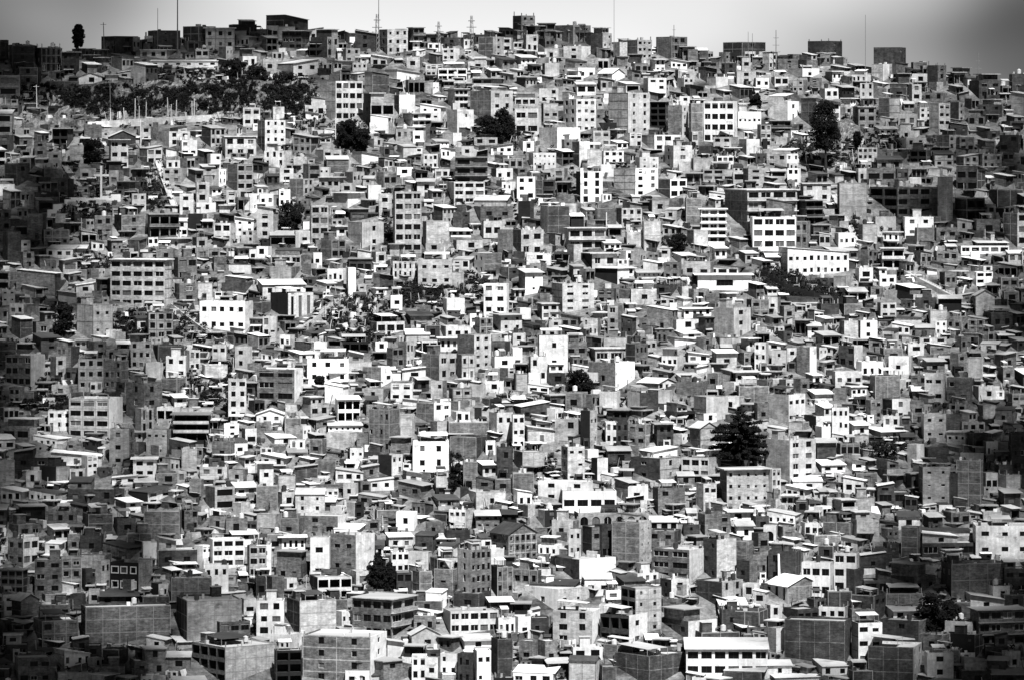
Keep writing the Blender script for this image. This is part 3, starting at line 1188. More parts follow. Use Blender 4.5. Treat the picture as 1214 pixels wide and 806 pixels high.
25 25 130 590 705 2 - d3 f
190 190 330 450 520 1 - b3 f
240 240 420 665 745 1 - W4 p
55 55 235 700 830 2 - b6 f
600 600 790 660 790 2 - b4 f
480 480 600 660 745 1 - d1 f
215 215 335 75 150 1 - w2b p
30 30 190 70 135 1 - b2 f
215 215 360 5 70 1 - b3 f
0 0 125 280 400 3 - b3b s @stairflats
0 0 75 400 490 2 - w1 f
985 985 1090 30 105 1 - b1 f
710 750 800 350 420 1 k0 w1 f
600 600 660 330 395 1 - w0 f
420 420 470 380 450 1 - l1 f
380 380 520 210 290 1 - l0 f
190 190 295 400 450 1 - l0 f
210 210 300 150 220 1 - W1 p
310 310 380 115 200 1 - b1 f
380 380 480 120 210 1 - d1 f
480 480 670 160 240 1 - b2 p
600 600 720 110 160 1 - b0 f
850 850 935 0 100 2 - b2 f
1070 1070 1170 40 120 1 - b1 f
1080 1080 1213 100 150 1 - w1 p
760 760 860 150 200 1 - l0 p
940 940 1000 170 260 2 - W2 f
470 470 650 390 450 1 - d2 p
640 640 800 410 460 1 - d0 f
240 240 340 520 590 1 - w1 p
330 330 420 600 680 1 - d1 p
690 690 800 600 670 1 - w1 p
800 800 960 610 660 1 - w0 p
640 640 720 650 720 1 - d1 p
790 790 900 680 760 1 - b1 p
480 480 590 740 806 1 - b1 f
240 240 430 770 830 1 - l0 f
0 0 60 520 600 1 - d1 f
0 0 150 520 590 1 - d2 p
340 340 400 400 470 1 - d0 f
1000 1000 1160 390 430 1 - w1 p
1140 1140 1213 420 510 1 - W1 f
1000 1000 1060 -5 40 1 - w1 f
390 390 480 640 700 1 - d1 f
T 304 604
450 640 745 420 615 3 b4cb l2cb s @curvedark
90 210 255 195 340 2 b4 d2 f
345 470 555 120 310 2 b4 w0 f @whiteshoulder
255 255 345 130 330 2 - W1 f
0 0 70 165 310 2 - W1 f
135 205 375 430 610 3 d0 l0 f @frameside
0 0 130 430 600 3 - W2c f
215 540 610 600 830 4 b2 W1 f @whiteface
80 80 214 665 830 3 - k2co f @garage
420 420 535 710 830 2 - W2 f
495 600 740 715 830 2 b0 b0 f
245 290 450 320 430 2 d0 W3o f
45 45 130 315 440 2 - b0 f
131 131 190 325 390 1 - W1 f
650 650 735 295 410 2 - d2b f
736 736 830 290 410 2 - b0 f
820 820 965 230 350 2 - w3 f
950 1015 1110 190 415 4 l1 b4 f @grayslab
1111 1111 1213 270 405 2 - b6 f
1100 1100 1172 185 285 1 - w0 f
910 910 1030 0 95 2 - W3 f
660 660 760 10 90 1 - W1 f
880 880 1145 480 590 2 - W5cb f @whiterow
1145 1145 1225 510 600 1 - w3 f
715 735 870 555 660 1 w1 w1 g @canopyroof
1030 1030 1110 665 830 2 - W4 f
870 870 965 680 790 2 - W2 f
970 970 1030 680 830 2 - d4 f
1110 1110 1213 610 800 2 - d0 f
510 510 605 325 390 1 - W1 g
165 385 445 30 115 2 b3 w0 f
365 365 510 75 140 1 - W3 p
120 120 230 125 195 1 - W4 s
800 800 895 60 130 1 - b1 f
860 860 950 160 235 1 - W2 p
930 930 1110 395 475 1 - d1 f
735 735 805 690 810 2 - W2 f
375 375 455 480 550 1 - w2 f
740 745 850 500 580 1 d0 b2 f
640 640 720 200 300 2 - w3 f
430 430 570 125 200 1 - d2 f
720 720 830 200 290 1 - w1 f
540 540 600 150 230 1 - w2 p
610 610 740 115 190 1 - w2 p
750 750 860 110 210 1 - d1 p
900 900 1010 95 180 1 - d1 f
570 570 680 0 50 1 - b0 f
0 0 110 20 110 1 - l0 f
110 110 230 40 130 1 - b1 f
40 40 130 115 200 1 - b1 f
310 310 440 310 370 1 - W1 p
305 305 400 280 350 1 - b1 f
445 445 530 290 370 1 - w1 f
530 530 680 390 440 1 - W1 p
310 310 430 425 500 1 - b0 f
60 60 210 590 680 1 - W4 f
370 370 520 560 620 1 - l0 f
600 620 700 615 700 1 d0 W0 p
700 700 790 640 710 1 - k1 s
800 800 870 660 720 1 - d1 f
860 860 960 600 670 1 - d2 s
960 960 1120 600 660 1 - W1 p
800 800 900 380 470 1 - W0 p
730 730 880 430 490 1 - b1 f
1090 1090 1213 420 490 1 - d1 p
740 740 900 470 530 1 - w1 p
810 810 870 700 806 1 - w1 f
840 840 960 280 390 1 - b1 f
830 830 940 120 180 1 - W2 p
1040 1040 1130 120 190 1 - w1 p
0 0 45 320 420 1 - d1 f
470 470 580 770 830 1 - l0 p
T 608 604
-110 -20 115 70 250 3 b2 b5 g @dormer
470 600 660 60 280 3 b0 l2s f @sidebrick
410 410 470 70 240 2 - d2b f
290 290 330 90 225 2 - w2 f
120 120 235 130 225 2 - W3 f
185 185 315 50 140 1 - l1 f
310 310 645 15 80 1 - l6ca f @arches
640 640 800 100 215 2 - b4 f
660 835 950 190 345 3 b6b w0 f @sunflank
905 965 1060 140 335 3 d2 l0 f
1050 1050 1140 150 280 2 - b0 f
1061 1120 1160 240 345 1 d1 b0 f
870 990 1095 340 455 2 d0 l4 f
515 580 705 370 590 4 b2o l2s f @greytower
700 750 835 330 440 2 d1 w1 f
190 375 415 480 640 3 l6 W0 f @sixpane
55 215 400 375 475 1 W1 l3s f @palebarn
0 0 190 285 365 1 - b3 f
180 315 490 235 340 1 d2 W0 f @whiteslope
415 550 640 500 650 2 d3o W1 f
715 830 970 470 605 2 d4 w1 f
485 645 820 690 830 2 d0 d0 f @darkblank
265 265 410 695 830 1 - l0 g
0 0 220 750 830 1 - W3 p
430 430 620 640 725 1 - b0 f
820 820 1205 625 790 2 - W6cb p @gallery
1030 1030 1213 480 580 1 - d0 f
30 30 120 620 735 1 - b1 f
120 120 210 620 740 1 - b1 f
285 285 425 650 710 1 - W2 f
0 0 85 505 610 1 - W1 f
860 860 1075 580 645 1 - d0 f
420 420 480 450 560 1 - w0 f
880 880 1030 20 125 2 - b2 f
1030 1030 1180 5 55 1 - W2 s
1135 1135 1213 110 200 1 - b1 f
730 730 830 355 440 2 - l2 f
1155 1155 1213 380 450 1 - w1 p
330 330 470 80 240 2 - b2 f
650 650 780 40 100 1 - w3 p
660 660 760 150 215 1 - l0 f
490 490 630 320 400 1 - b2 p
340 340 470 310 400 1 - w2 p
540 540 690 300 350 1 - W3 f
80 80 320 340 400 1 - b3 p
710 710 800 420 480 1 - b1 f
770 770 870 460 500 1 - W5cs f
1060 1060 1140 60 140 1 - W1 p
1130 1130 1213 30 110 1 - d1 f
1140 1140 1213 220 320 1 - b2 f
1090 1090 1170 350 420 1 - w1 f
980 980 1110 430 500 1 - w0 p
440 440 520 380 430 1 - W1 f
200 200 290 220 280 1 - d1 p
0 0 120 260 300 1 - W1 p
120 120 180 280 350 1 - w0 f
400 400 500 620 660 1 - w1 p
640 640 760 660 720 1 - W0 p
780 780 860 625 700 1 - w1 p
150 150 270 710 780 1 - d2 p
60 60 170 510 600 1 - d1 f
480 480 560 450 510 1 - d1 s
990 990 1090 470 560 1 - d1 f
410 410 490 740 830 1 - d0 f
1000 1000 1213 740 830 1 - d0 p
820 820 900 770 830 1 - b1 p
T 910 604
315 315 440 205 395 3 - W2cb f @stepwhite
165 165 314 250 420 2 - W3b f
0 95 260 320 445 1 w3t b0 g @gablehall
590 695 805 255 400 2 d4 b2 f
455 455 592 285 400 2 - d2b s
385 385 455 280 410 2 - d0 f
835 870 1135 255 415 2 d2 b0 f @panelwall
985 985 1250 75 220 2 - w3c f @edgewhite
730 730 985 110 225 2 - d3b f
635 635 735 80 230 3 - b0 f
265 265 445 60 135 1 - b0 f
400 400 530 10 145 3 - l0 f
85 85 405 525 735 2 - d0 f @widebrick
15 15 90 560 675 1 - W0 f
405 430 545 535 735 3 l0 W2c f @tallwhite
540 715 800 525 650 2 d1 b0 f
480 690 750 650 830 3 d0 w2c f @cliffbrick
750 755 880 675 800 2 w0 w1 f
845 970 1030 530 640 1 w2 d0 f @whitetop
870 870 1035 590 710 2 - k2s f
970 1000 1225 470 650 3 b0 b4cb s @hipped
1140 1140 1200 670 760 1 - w1 f
930 930 1045 700 765 1 - l0 p
1120 1120 1225 230 400 3 - d2c f
285 285 400 385 470 1 - d0 f
400 505 570 405 535 2 d0 d4 f
560 560 735 395 480 1 - b0 f
245 245 395 460 525 1 - W3 f
80 80 245 470 545 1 - d3b f
0 0 70 450 515 1 - w1 f
5 5 165 195 345 2 - d2 f
0 0 50 75 170 1 - w1a f
0 0 115 720 790 1 - W1 p
225 225 385 720 790 1 - W2 p
180 180 350 120 170 1 - b0 f
885 885 960 435 525 1 - d0 f
0 0 250 780 830 1 - w0 p
0 0 165 5 75 1 - w4 p
50 50 130 80 150 1 - b1 f
160 160 240 60 130 1 - W2 f
240 240 340 170 240 1 - d1 f
350 350 470 130 190 1 - w1 p
440 440 560 200 290 1 - d1 p
530 530 620 50 100 1 - b1 p
620 620 720 15 90 1 - w1 p
740 740 960 85 130 1 - w0 p
740 740 830 20 90 1 - d1 p
840 840 960 10 80 1 - b2 f
1020 1020 1110 10 60 1 - l0 f
960 960 1120 400 480 1 - w1 p
1120 1120 1213 400 470 1 - d1 f
1050 1050 1150 360 430 1 - w1 f
570 570 740 460 530 1 - W2 p
550 550 690 330 400 1 - d1 p
190 190 280 420 480 1 - d1 f
400 400 500 470 540 1 - b1 f
1030 1030 1140 590 720 2 - d3 f
1040 1040 1140 700 790 1 - d1 p
740 740 870 590 680 1 - b1 f
790 790 940 660 730 1 - b0 f
920 920 1060 760 830 1 - d1 f
380 380 500 720 790 1 - d1 p
240 240 400 530 600 1 - b0 p
390 390 500 760 830 1 - d0 f
1060 1060 1213 760 830 1 - d1 p
500 500 590 180 260 1 - d1 f
"""  # tones of flanks and outer houses include painted shade and edge darkening
# ------------------------------------------------------------- landmark labels
LM = {
'crestbox': ('dark flat-topped blocky house on the crest between the lone tree and the lamp pole', 'the dark blocky crest house'),
'crestslots': ('dark crest house with a row of tall narrow windows, below the lone crest tree', 'the slot-windowed crest house'),
'crestslab': ('light grey two-storey crest house with three windows under a flat projecting roof above the cliff', 'the flat-roofed cliff-top house'),
'clifflow': ('long low white house with a metal roof along the top edge of the scrubby cliff', 'the long low cliff-edge house'),
'crestshed': ('dark crest house with a lopsided sloping roof rising against the bright sky', 'the lopsided crest roof'),
'crestframe': ('black unfinished two-storey concrete frame with open bays below the crest skyline', 'the black concrete frame'),
'crestpair': ('grey three-storey corner house with regular windows on the crest under the tall lattice mast', 'the house under the mast'),
'paletower': ('big pale four-storey block with blank flank and a column of wide windows, beside the cliff', 'the pale cliffside tower'),
'palegable': ('brick-flanked pale three-storey house standing above the dark clump of trees', 'the house above the trees'),
'crestpeak': ('tall crest house with dark brick flank and grey windowed front, highest on the skyline', 'the highest crest house'),
'crestaerial': ('square brick crest house with an aerial on top and two windows per floor', 'the crest house with aerial'),
'crestdark': ('dark flat-topped crest house carrying two thin rods, near the tall ladder-like aerial', 'the dark rod-topped crest house'),
'twohole': ('broad pale house front with paired wide windows, uphill of the dark clump of trees', 'the broad two-hole front'),
'palefour': ('pale four-storey block with three columns of square windows and a narrower windowed flank', 'the pale three-column block'),
'whitetall': ('tall pale five-storey tower with a blank left flank and bright windowed right face', 'the tall pale five-storey tower'),
'ribbon': ('bright white four-storey building striped by long horizontal window bands', 'the ribbon-windowed block'),
'ribbonwing': ('low white wing with a row of small square windows attached beside the ribbon-windowed block', 'the small-windowed white wing'),
'crestblock': ('tallest dark slab-like brick building standing clear above the crest near its lower end', 'the dark slab on the crest'),
'crestturret': ('dark stepped crest house with a raised turret-like upper block', 'the turreted crest house'),
'paleslim': ('slim light grey four-storey house with two columns of small windows below the dark crest slab', 'the slim grey four-storey house'),
'verandah': ('house with open verandah bays under a bright projecting flat roof downhill from the white cross', 'the verandah house'),
'slabblock': ('broad five-storey block with projecting concrete slabs and wide dark windows', 'the five-slab block'),
'chinawhite': ('long bright white two-storey house with five windows beside the upper staircase', 'the white staircase house'),
'blankpair': ('grey house with blank upper walls and small slit windows below the five-slab block', 'the slit-windowed grey house'),
'pilaster': ('light grey three-storey house with tall windows in narrow columns below the five-slab block', 'the column-windowed house'),
'narrowpale': ('narrow pale four-storey house with a bright flank and wide windows', 'the narrow pale four-storey'),
'sixstack': ('tallest six-storey light grey apartment stack with wide windows standing among low houses', 'the six-storey stack'),
'whitebase': ('pale two-storey house with a blank flank and one window beside the six-storey stack', 'the blank house by the stack'),
'bareframe': ('windowless light grey house with its concrete frame showing, beside the six-storey stack', 'the bare framed house'),
'boxbay': ('light grey three-storey house with wide boxed windows and a blank flank above the slope wall', 'the box-windowed house'),
'ridgeblock': ('light grey two-storey block with six square windows standing above the scrubby ridge', 'the block above the ridge'),
'blankslim': ('slim bright white blank tower wall at the head of the ridge path', 'the slim blank white tower'),
'threewhite': ('bright white three-storey house with two window columns beside the scrubby ridge', 'the white ridge-side house'),
'darktin': ('white single-storey house under a very wide sloping metal roof', 'the wide-roofed white house'),
'striped': ('white four-storey block striped by two columns of tall black windows', 'the black-striped white block'),
'bigcorner': ('big four-storey corner block with a wide grey flank and bright white windowed front', 'the big white-fronted corner'),
'fourbay': ('white house with four large square windows and a dark brick flank', 'the four-bay white house'),
'bands': ('narrow white five-storey house banded by wide black windows and projecting slabs', 'the black-and-white banded house'),
'chalk': ('pale four-storey block with two window columns and a blank grey flank among low roofs', 'the chalky four-storey block'),
'blankleft': ('three-storey house with a large blank grey flank and a narrow pale lit face', 'the blank-flanked grey house'),
'longwhite': ('long low bright white building with wide windows beside the dark wooded bank', 'the long low white building'),
'bigterrace': ('largest building, huge brick flank and grey front with wide windows under a bright flat roof', 'the huge terraced building'),
'arcadewhite': ('bright white three-storey front with a grid of large dark windows before the huge terraced building', 'the white window grid'),
'blankpale': ('tall blank windowless light grey house beside the long broad brick block', 'the tall blank grey house'),
'broadbrick': ('broadest three-storey brick block with long rows of wide dark windows', 'the broad brick block'),
'twowhite': ('bright white two-storey house with two windows downhill from the broad brick block', 'the white house below brick'),
'hall': ('long white two-storey institutional hall with a row of tall windows under a sloping metal roof', 'the long white hall'),
'palegabled': ('light grey blank-walled house with a gabled metal roof downhill from the street', 'the grey gabled house'),
'whiteflank': ('brick three-storey house with wide windows and a pale blank flank at the photo edge', 'the pale-flanked brick house'),
'twoeye': ('small white two-storey house with two dark windows one above the other', 'the white two-eyed house'),
'ninepane': ('light grey four-storey block with three columns of wide windows and a white blank flank', 'the nine-window block'),
'openblack': ('house of black open gallery bays under a projecting pale roof slab', 'the black open gallery'),
'widewhite': ('wide bright white two-storey house with six windows under a flat projecting roof', 'the wide white house'),
'browncorner': ('pale two-storey corner house with four windows and a brown brick flank', 'the brown-flanked house'),
'schooltower': ('pale four-storey corner tower with two window columns and a brick flank', 'the pale corner tower'),
'galleryend': ('three-storey gallery-fronted brick house ending in a bright white blank wall', 'the white-ended gallery house'),
'turret': ('bright white two-storey house with four windows and a small white turret room behind it', 'the white turret house'),
'whitegableend': ('brick house with a brilliant white blank wall below the small tree', 'the brilliant white wall'),
'slimwhite': ('slim white two-storey house with two windows stacked one above the other', 'the slim white house'),
'ellwhite': ('large white two-storey house standing directly behind the white-fronted villa', 'the white house behind'),
'whitefront': ('white villa front with four wide dark windows in a row', 'the white-fronted villa'),
'longpale': ('long light grey three-storey building with rows of small windows below the big conifer', 'the long grey building'),
'whiteedge': ('brick house with a dazzling white blank side wall catching the sun', 'the dazzling white side wall'),
'tornwhite': ('white single-window house standing alone beside dark low roofs', 'the lone white house'),
'sidewindows': ('grey-flanked white two-storey house with five windows below the bright metal roofs', 'the white five-window house'),
'twinhole': ('tall blank light grey two-storey block with two tiny windows', 'the two-hole grey block'),
'cornertower': ('four-storey corner tower, light grey framed flank and pale front with two window columns', 'the grey corner tower'),
'slitblock': ('light grey three-storey block with small slit windows in two columns', 'the slit-windowed block'),
'sheerbrick': ('sheer windowless four-storey brick house beside the slit-windowed block', 'the sheer brick house'),
'sixwin': ('brick three-storey house with six square windows above the dark gabled house', 'the six-windowed brick house'),
'framedblack': ('black-painted house with three white-framed windows and a grey blank flank', 'the white-framed black house'),
'longblank': ('longest blank brick wall of a wide windowless house near the lower edge', 'the long blank brick wall'),
'palebrick': ('large windowless light brick block with a dark flank', 'the large blank brick block'),
'graywall': ('brick house with open dark bays and a large blank light grey wall', 'the open-bayed brick house'),
'framebrick': ('windowless two-storey brick house with its concrete frame showing, uphill of the three-bay house', 'the framed brick house'),
'threebay': ('white three-storey house with three columns of wide windows', 'the white three-bay house'),
'darkgable': ('dark brick gabled house with a blank front below the six-windowed house', 'the dark gabled house'),
'stairflats': ('narrow brick flats with projecting slabs and wide openings at the photo edge', 'the slab-fronted edge flats'),
'curvedark': ('broad brick three-storey block with long rows of wide windows and projecting slabs', 'the ribbon-windowed brick block'),
'whiteshoulder': ('brick two-storey house with four windows and a tall bright blank flank near the twin conifers', 'the bright-flanked brick house'),
'frameside': ('three-storey house with a blank light grey framed front and dark narrow flank', 'the grey framed front'),
'whiteface': ('big brick four-storey house ending in a bright white wall with one window', 'the white-ended brick house'),
'garage': ('black-fronted house with rows of open dark bays at the lower edge', 'the black open-bayed house'),
'grayslab': ('four-storey house with a light grey flank and brick front near the dormered house', 'the grey-flanked four-storey'),
'whiterow': ('long white two-storey row with five wide windows', 'the long white row'),
'canopyroof': ('small pale house under a broad bright pitched roof', 'the bright pitched roof'),
'dormer': ('large brick three-storey house with a gabled roof beside the small white corner house', 'the gabled brick house'),
'sidebrick': ('tall house with a sheer blank brick flank and a narrow light face', 'the sheer brick flank'),
'arches': ('long light grey house with a row of six round-arched openings', 'the arched arcade'),
'sunflank': ('three-storey brick house with six wide windows and a sunlit blank pale flank', 'the sunlit-flanked brick house'),
'greytower': ('grey four-storey tower with small windows and a brick windowed flank', 'the grey four-storey tower'),
'sixpane': ('light grey three-storey house with six windows and a narrow bright white end wall', 'the white-ended grey house'),
'palebarn': ('long low light grey house with a plain wall and tiny windows', 'the long low grey house'),
'whiteslope': ('house with a broad bright white blank side wall below the sheer brick flank', 'the broad white side wall'),
'darkblank': ('wide dark windowless brick house at the lower edge beside the gallery house', 'the dark blank brick house'),
'gallery': ('long white two-storey gallery house with a balcony under a bright sloping metal roof', 'the white gallery house'),
'stepwhite': ('white three-storey tower-like house with two columns of wide windows', 'the white two-column house'),
'gablehall': ('brick gabled hall with three tall narrow windows in its pale side wall', 'the gabled hall'),
'panelwall': ('wide windowless brick house with framed wall panels near the photo edge', 'the panelled brick house'),
'edgewhite': ('large pale two-storey house with three windows at the far edge of the picture', 'the pale edge house'),
'widebrick': ('wide dark windowless brick house with framed wall beside the tall white house', 'the wide dark brick house'),
'tallwhite': ('white three-storey house with two window columns beside the wide dark brick house', 'the tall white house'),
'cliffbrick': ('sheer dark brick three-storey flank with a narrow pale windowed face', 'the dark sheer flank'),
'whitetop': ('white house with two windows and a dark flank below the clump of dark bushes', 'the white two-window house'),
'hipped': ('brick three-storey house with wide windows and projecting slabs at the lower corner', 'the slab-fronted brick house'),
}
REFS = []     # (px, py, phrase) of things a label can lean on

# ------------------------------------------------------------------- read table
SC = 304.0 / 1213.0
rows = []
tx = ty = 0
for line in TABLE.strip().splitlines():
    p = line.split()
    if p[0] == 'T': tx, ty = int(p[1]), int(p[2]); continue
    key = p[9][1:] if len(p) > 9 else None
    x0, xc, x1, yt, yb = [float(v) for v in p[:5]]
    r = dict(x0=tx + x0 * SC, xc=tx + xc * SC, x1=tx + x1 * SC, yt=ty + yt * SC, yb=ty + yb * SC, nf=int(p[5]),
             L=spec(p[6]), R=spec(p[7]), roof=p[8], key=key)
    cp = max(crest_py(r['x0']), crest_py(r['x1'])) + 3
    if r['yb'] < cp:
        fh = (r['yb'] - r['yt']) / r['nf']; r['yb'] = cp; r['nf'] = max(r['nf'], round((cp - r['yt']) / fh))
    rows.append(r)
rows.sort(key=lambda r: r['yb'])

# open ground: scrub, cliff, bare banks (cx, cy, rx, ry) in photo pixels, and how densely grown
SCRUB = [(150, 118, 75, 17, 1.0), (270, 115, 75, 18, 0.9), (345, 108, 32, 22, 1.0), (285, 86, 26, 14, 1.0), (235, 92, 60, 8, 0.7), (60, 112, 50, 12, 0.7),
         (418, 163, 22, 18, 1.0), (365, 140, 28, 14, .5), (430, 380, 42, 28, 0.55), (505, 350, 40, 17, 0.9), (560, 340, 18, 16, .8),
         (930, 334, 24, 11, 2.2), (955, 345, 24, 10, 2.2), (985, 354, 20, 7, 2.0), (912, 324, 14, 9, 1.6), (100, 250, 32, 12, 0.9), (158, 382, 28, 14, .9), (225, 385, 28, 16, .5),
         (55, 478, 36, 10, 1.1), (72, 378, 16, 18, 1.0), (1010, 190, 32, 16, 0.6), (1040, 168, 34, 10, 0.8), (950, 178, 22, 12, .7),
         (590, 152, 30, 16, 1.0), (345, 252, 15, 16, 1.0), (690, 452, 20, 12, .8), (235, 455, 26, 12, 0.5), (245, 472, 20, 8, .5),
         (110, 310, 24, 10, .6), (180, 235, 20, 16, .8), (120, 215, 16, 16, .7), (185, 215, 16, 24, .5), (1048, 528, 28, 9, .9), (800, 288, 14, 12, .9),
         (455, 678, 22, 14, .8), (1112, 728, 28, 16, 1.0), (108, 180, 16, 14, 1.0), (540, 555, 10, 22, .9), (500, 345, 30, 12, .8), (880, 540, 20, 6, .3),
         (270, 455, 5, 26, .9), (460, 265, 5, 45, .9), (480, 290, 4, 30, .6), (540, 235, 12, 16, .5), (380, 425, 8, 6, .6), (145, 530, 10, 12, .7),
         (590, 500, 14, 8, .5), (650, 552, 10, 12, .9), (725, 548, 10, 12, .9), (1000, 155, 14, 12, .2), (1015, 265, 5, 30, .8), (45, 440, 8, 18, .6)]
OPEN = [(60, 143, 45, 10), (180, 138, 90, 6), (180, 145, 80, 4), (100, 240, 45, 8), (175, 362, 40, 5), (400, 365, 30, 16), (370, 385, 20, 10),
        (232, 385, 26, 18), (90, 218, 10, 24), (197, 222, 8, 26), (1000, 150, 22, 14), (812, 619, 11, 4), (1098, 336, 22, 14)]

# -------------------------------------------------- which house shows how large
G = 2; GX0, GY0, GW, GH = -160, 16, 770, 452
def cells(x0, y0, x1, y1):
    return (max(0, int((x0 - GX0) / G)), max(0, int((y0 - GY0) / G)), min(GW, int((x1 - GX0) / G + .999)), min(GH, int((y1 - GY0) / G + .999)))
ids = [[-1] * GW for _ in range(GH)]
for i, r in enumerate(rows):
    a, b, c, d = cells(r['x0'], r['yt'], r['x1'], r['yb'])
    for y in range(b, d): ids[y][a:c] = [i] * (c - a)
area = [0] * len(rows)
f0, f1, f2, f3 = cells(0, 0, PW, PH)
for y in range(f1, f3):
    for x in range(f0, f2):
        if ids[y][x] >= 0: area[ids[y][x]] += 1
order = sorted(range(len(rows)), key=lambda i: (-(rows[i]['key'] is not None), -area[i]))
THINGS = set(order[:300])

# ---------------------------------------------------------------- build houses
def place(r, rnd, i_big=False):
    has_left = r['L'] is not None and r['xc'] - r['x0'] > 1.0
    if not has_left and (r['x1'] - r['x0']) > (26 if r['key'] else 16 if i_big else 9) and rnd.random() < (.35 if r['key'] else .72):
        # most houses stand askew and show a second side
        wpx = r['x1'] - r['x0']; f = rnd.uniform(.08, .16) if r['key'] else rnd.uniform(.12, .38)
        front = r['R'] or r['L']; r = dict(r)
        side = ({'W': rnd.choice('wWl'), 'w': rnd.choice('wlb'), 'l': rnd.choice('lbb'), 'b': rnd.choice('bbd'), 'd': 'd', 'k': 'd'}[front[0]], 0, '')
        if rnd.random() < .55: r['xc'] = r['x0'] + wpx * f; r['L'] = side; r['R'] = front
        else: r['xc'] = r['x1'] - wpx * f; r['L'] = front; r['R'] = side
        has_left = True
    xc = r['xc'] if has_left else r['x0']
    P = ground_at(xc, r['yb']); s = P.y / F
    wl, wr = (r['xc'] - r['x0']) * s, (r['x1'] - xc) * s
    H = (r['yb'] - r['yt']) * s
    if has_left and wr > 0.3:
        ph = min(max(math.atan2(wl, wr), math.radians(14)), math.radians(74))
        W = wr / math.cos(ph); D = wl / math.sin(ph)
        if D < 4: D = 4.0; ph = math.asin(min(0.9, wl / D)); W = wr / math.cos(ph)
        if W < 3: W = 3.0; ph = math.acos(min(0.95, wr / W)); D = max(wl / math.sin(ph), 3)
        L = r['L']; Rr = r['R'] or ('b', 0, '')
    else:
        ph = math.radians(rnd.uniform(-2, 9)); W = wr / math.cos(ph); D = min(max(W * rnd.uniform(.7, 1.1), 4.5), 9.0)
        Rr = r['R'] or r['L'] or ('b', 0, '')
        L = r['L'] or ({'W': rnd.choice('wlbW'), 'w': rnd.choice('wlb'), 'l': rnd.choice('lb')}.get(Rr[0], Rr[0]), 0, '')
    return P, ph, W, D, H, L, Rr

NUM = ['zero', 'one', 'two', 'three', 'four', 'five', 'six', 'seven', 'eight', 'nine', 'ten', 'eleven', 'twelve']
TONE = {'W': 'white', 'w': 'pale', 'l': 'light grey', 'b': 'brick', 'd': 'dark brick', 'k': 'black'}
stuff = Acc()
built = []
for i, r in enumerate(rows):
    rnd = random.Random(1000 + i)
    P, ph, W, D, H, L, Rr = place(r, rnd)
    tint = rnd.random()
    if i in THINGS:
        out = ThingOut(tint); out.whole = bool(r['key'])
        cr_ = r['yt'] < crest_py(r['x0']) + 8
        if not r['key'] and r['nf'] >= 2 and W > 4.2 and D > 4 and rnd.random() < .36: stepped(out, rnd, W, D, H, 4.0, r['nf'], L, Rr, r['roof'], True, r['yb'] > 790, cr_)
        else: house(out, rnd, W, D, H, 4.0, r['nf'], L, Rr, r['roof'], True, r['yb'] > 790, cr_, r['key'] in ('hall', 'gallery', 'canopyroof', 'clifflow', 'darktin'))
        root = out.finish('house', P, ph)
        nw = len(out.wins)
        built.append((root, r, L, Rr, W, H, nw, any(n == 'door' for n, _ in out.parts)))
    else:
        stuff.mat = Matrix.Translation(P) @ Matrix.Rotation(ph, 4, 'Z')
        cr_ = r['yt'] < crest_py(r['x0']) + 8
        if r['nf'] >= 2 and W > 4.2 and D > 4 and rnd.random() < .4: stepped(StuffOut(stuff, tint), rnd, W, D, H, 4.0, r['nf'], L, Rr, r['roof'], True, True, cr_)
        else: house(StuffOut(stuff, tint), rnd, W, D, H, 4.0, r['nf'], L, Rr, r['roof'], area[i] > 30, True, cr_)
# the small houses, sheds and lean-tos packed between them
mask = [[1 if v >= 0 else 0 for v in row] for row in ids]
def blot(cx, cy, rx, ry, v=1):
    a, b, c, d = cells(cx - rx, cy - ry, cx + rx, cy + ry)
    for y in range(b, d):
        for x in range(a, c):
            if ((x * G + GX0 - cx) / rx) ** 2 + ((y * G + GY0 - cy) / ry) ** 2 <= 1: mask[y][x] = v
for s in SCRUB: blot(*s[:4])
for s in OPEN: blot(*s)
for y in range(GH):
    for x in range(GW):
        if y * G + GY0 < crest_py(x * G + GX0): mask[y][x] = 1
fill = []; rl = random.Random(77)
px = -150.0
while px < 1350:                                     # the row of low houses that crusts the crest
    w = R.uniform(9, 22); yb = max(crest_py(px), crest_py(px + w)) + R.uniform(3.5, 6); h = R.uniform(8, 17)
    fill.append((px, px + w, yb - h, yb)); px += w * R.uniform(.55, 1.0)
for size, tries, need in ((34, 1500, .8), (26, 3500, .74), (19, 8000, .66), (13, 16000, .6), (9, 22000, .55)):
    for _ in range(tries):
        w = size * R.uniform(.75, 1.35); h = w * R.uniform(.5, 1.05)
        x = R.uniform(GX0 + 4, GX0 + GW * G - 40); yb = R.uniform(38, GY0 + GH * G - 4)
        if yb < crest_py(x + w / 2) + 4: continue
        a, b, c, d = cells(x, yb - h, x + w, yb)
        tot = max(1, (c - a) * (d - b)); fr = 0
        for yy in range(b, d): fr += (c - a) - sum(mask[yy][a:c])
        if fr / tot < need: continue
        for yy in range(b, d): mask[yy][a:c] = [1] * (c - a)
        fill.append((x, x + w, yb - h, yb))
lean = set()
for i, r in enumerate(rows):
    w, h = r['x1'] - r['x0'], r['yb'] - r['yt']
    if w < 9: continue
    for _ in range(1 if r['key'] else rl.choice((0, 1, 1, 2))):
        if r['key'] and (rl.random() < .55 or r['key'] in ('hall', 'arcadewhite', 'framedblack')): continue
        fw = w * (rl.uniform(.2, .4) if r['key'] else rl.uniform(.28, .62)); fh = min(h * (rl.uniform(.12, .25) if r['key'] else rl.uniform(.22, .48)), 14)
        if fh < 4: continue
        xx = r['x0'] + (w - fw) * rl.random(); yy = r['yb'] + rl.uniform(1.0, 3.0)
        if yy < 812: lean.add(len(fill)); fill.append((xx, xx + fw, yy - fh, yy))
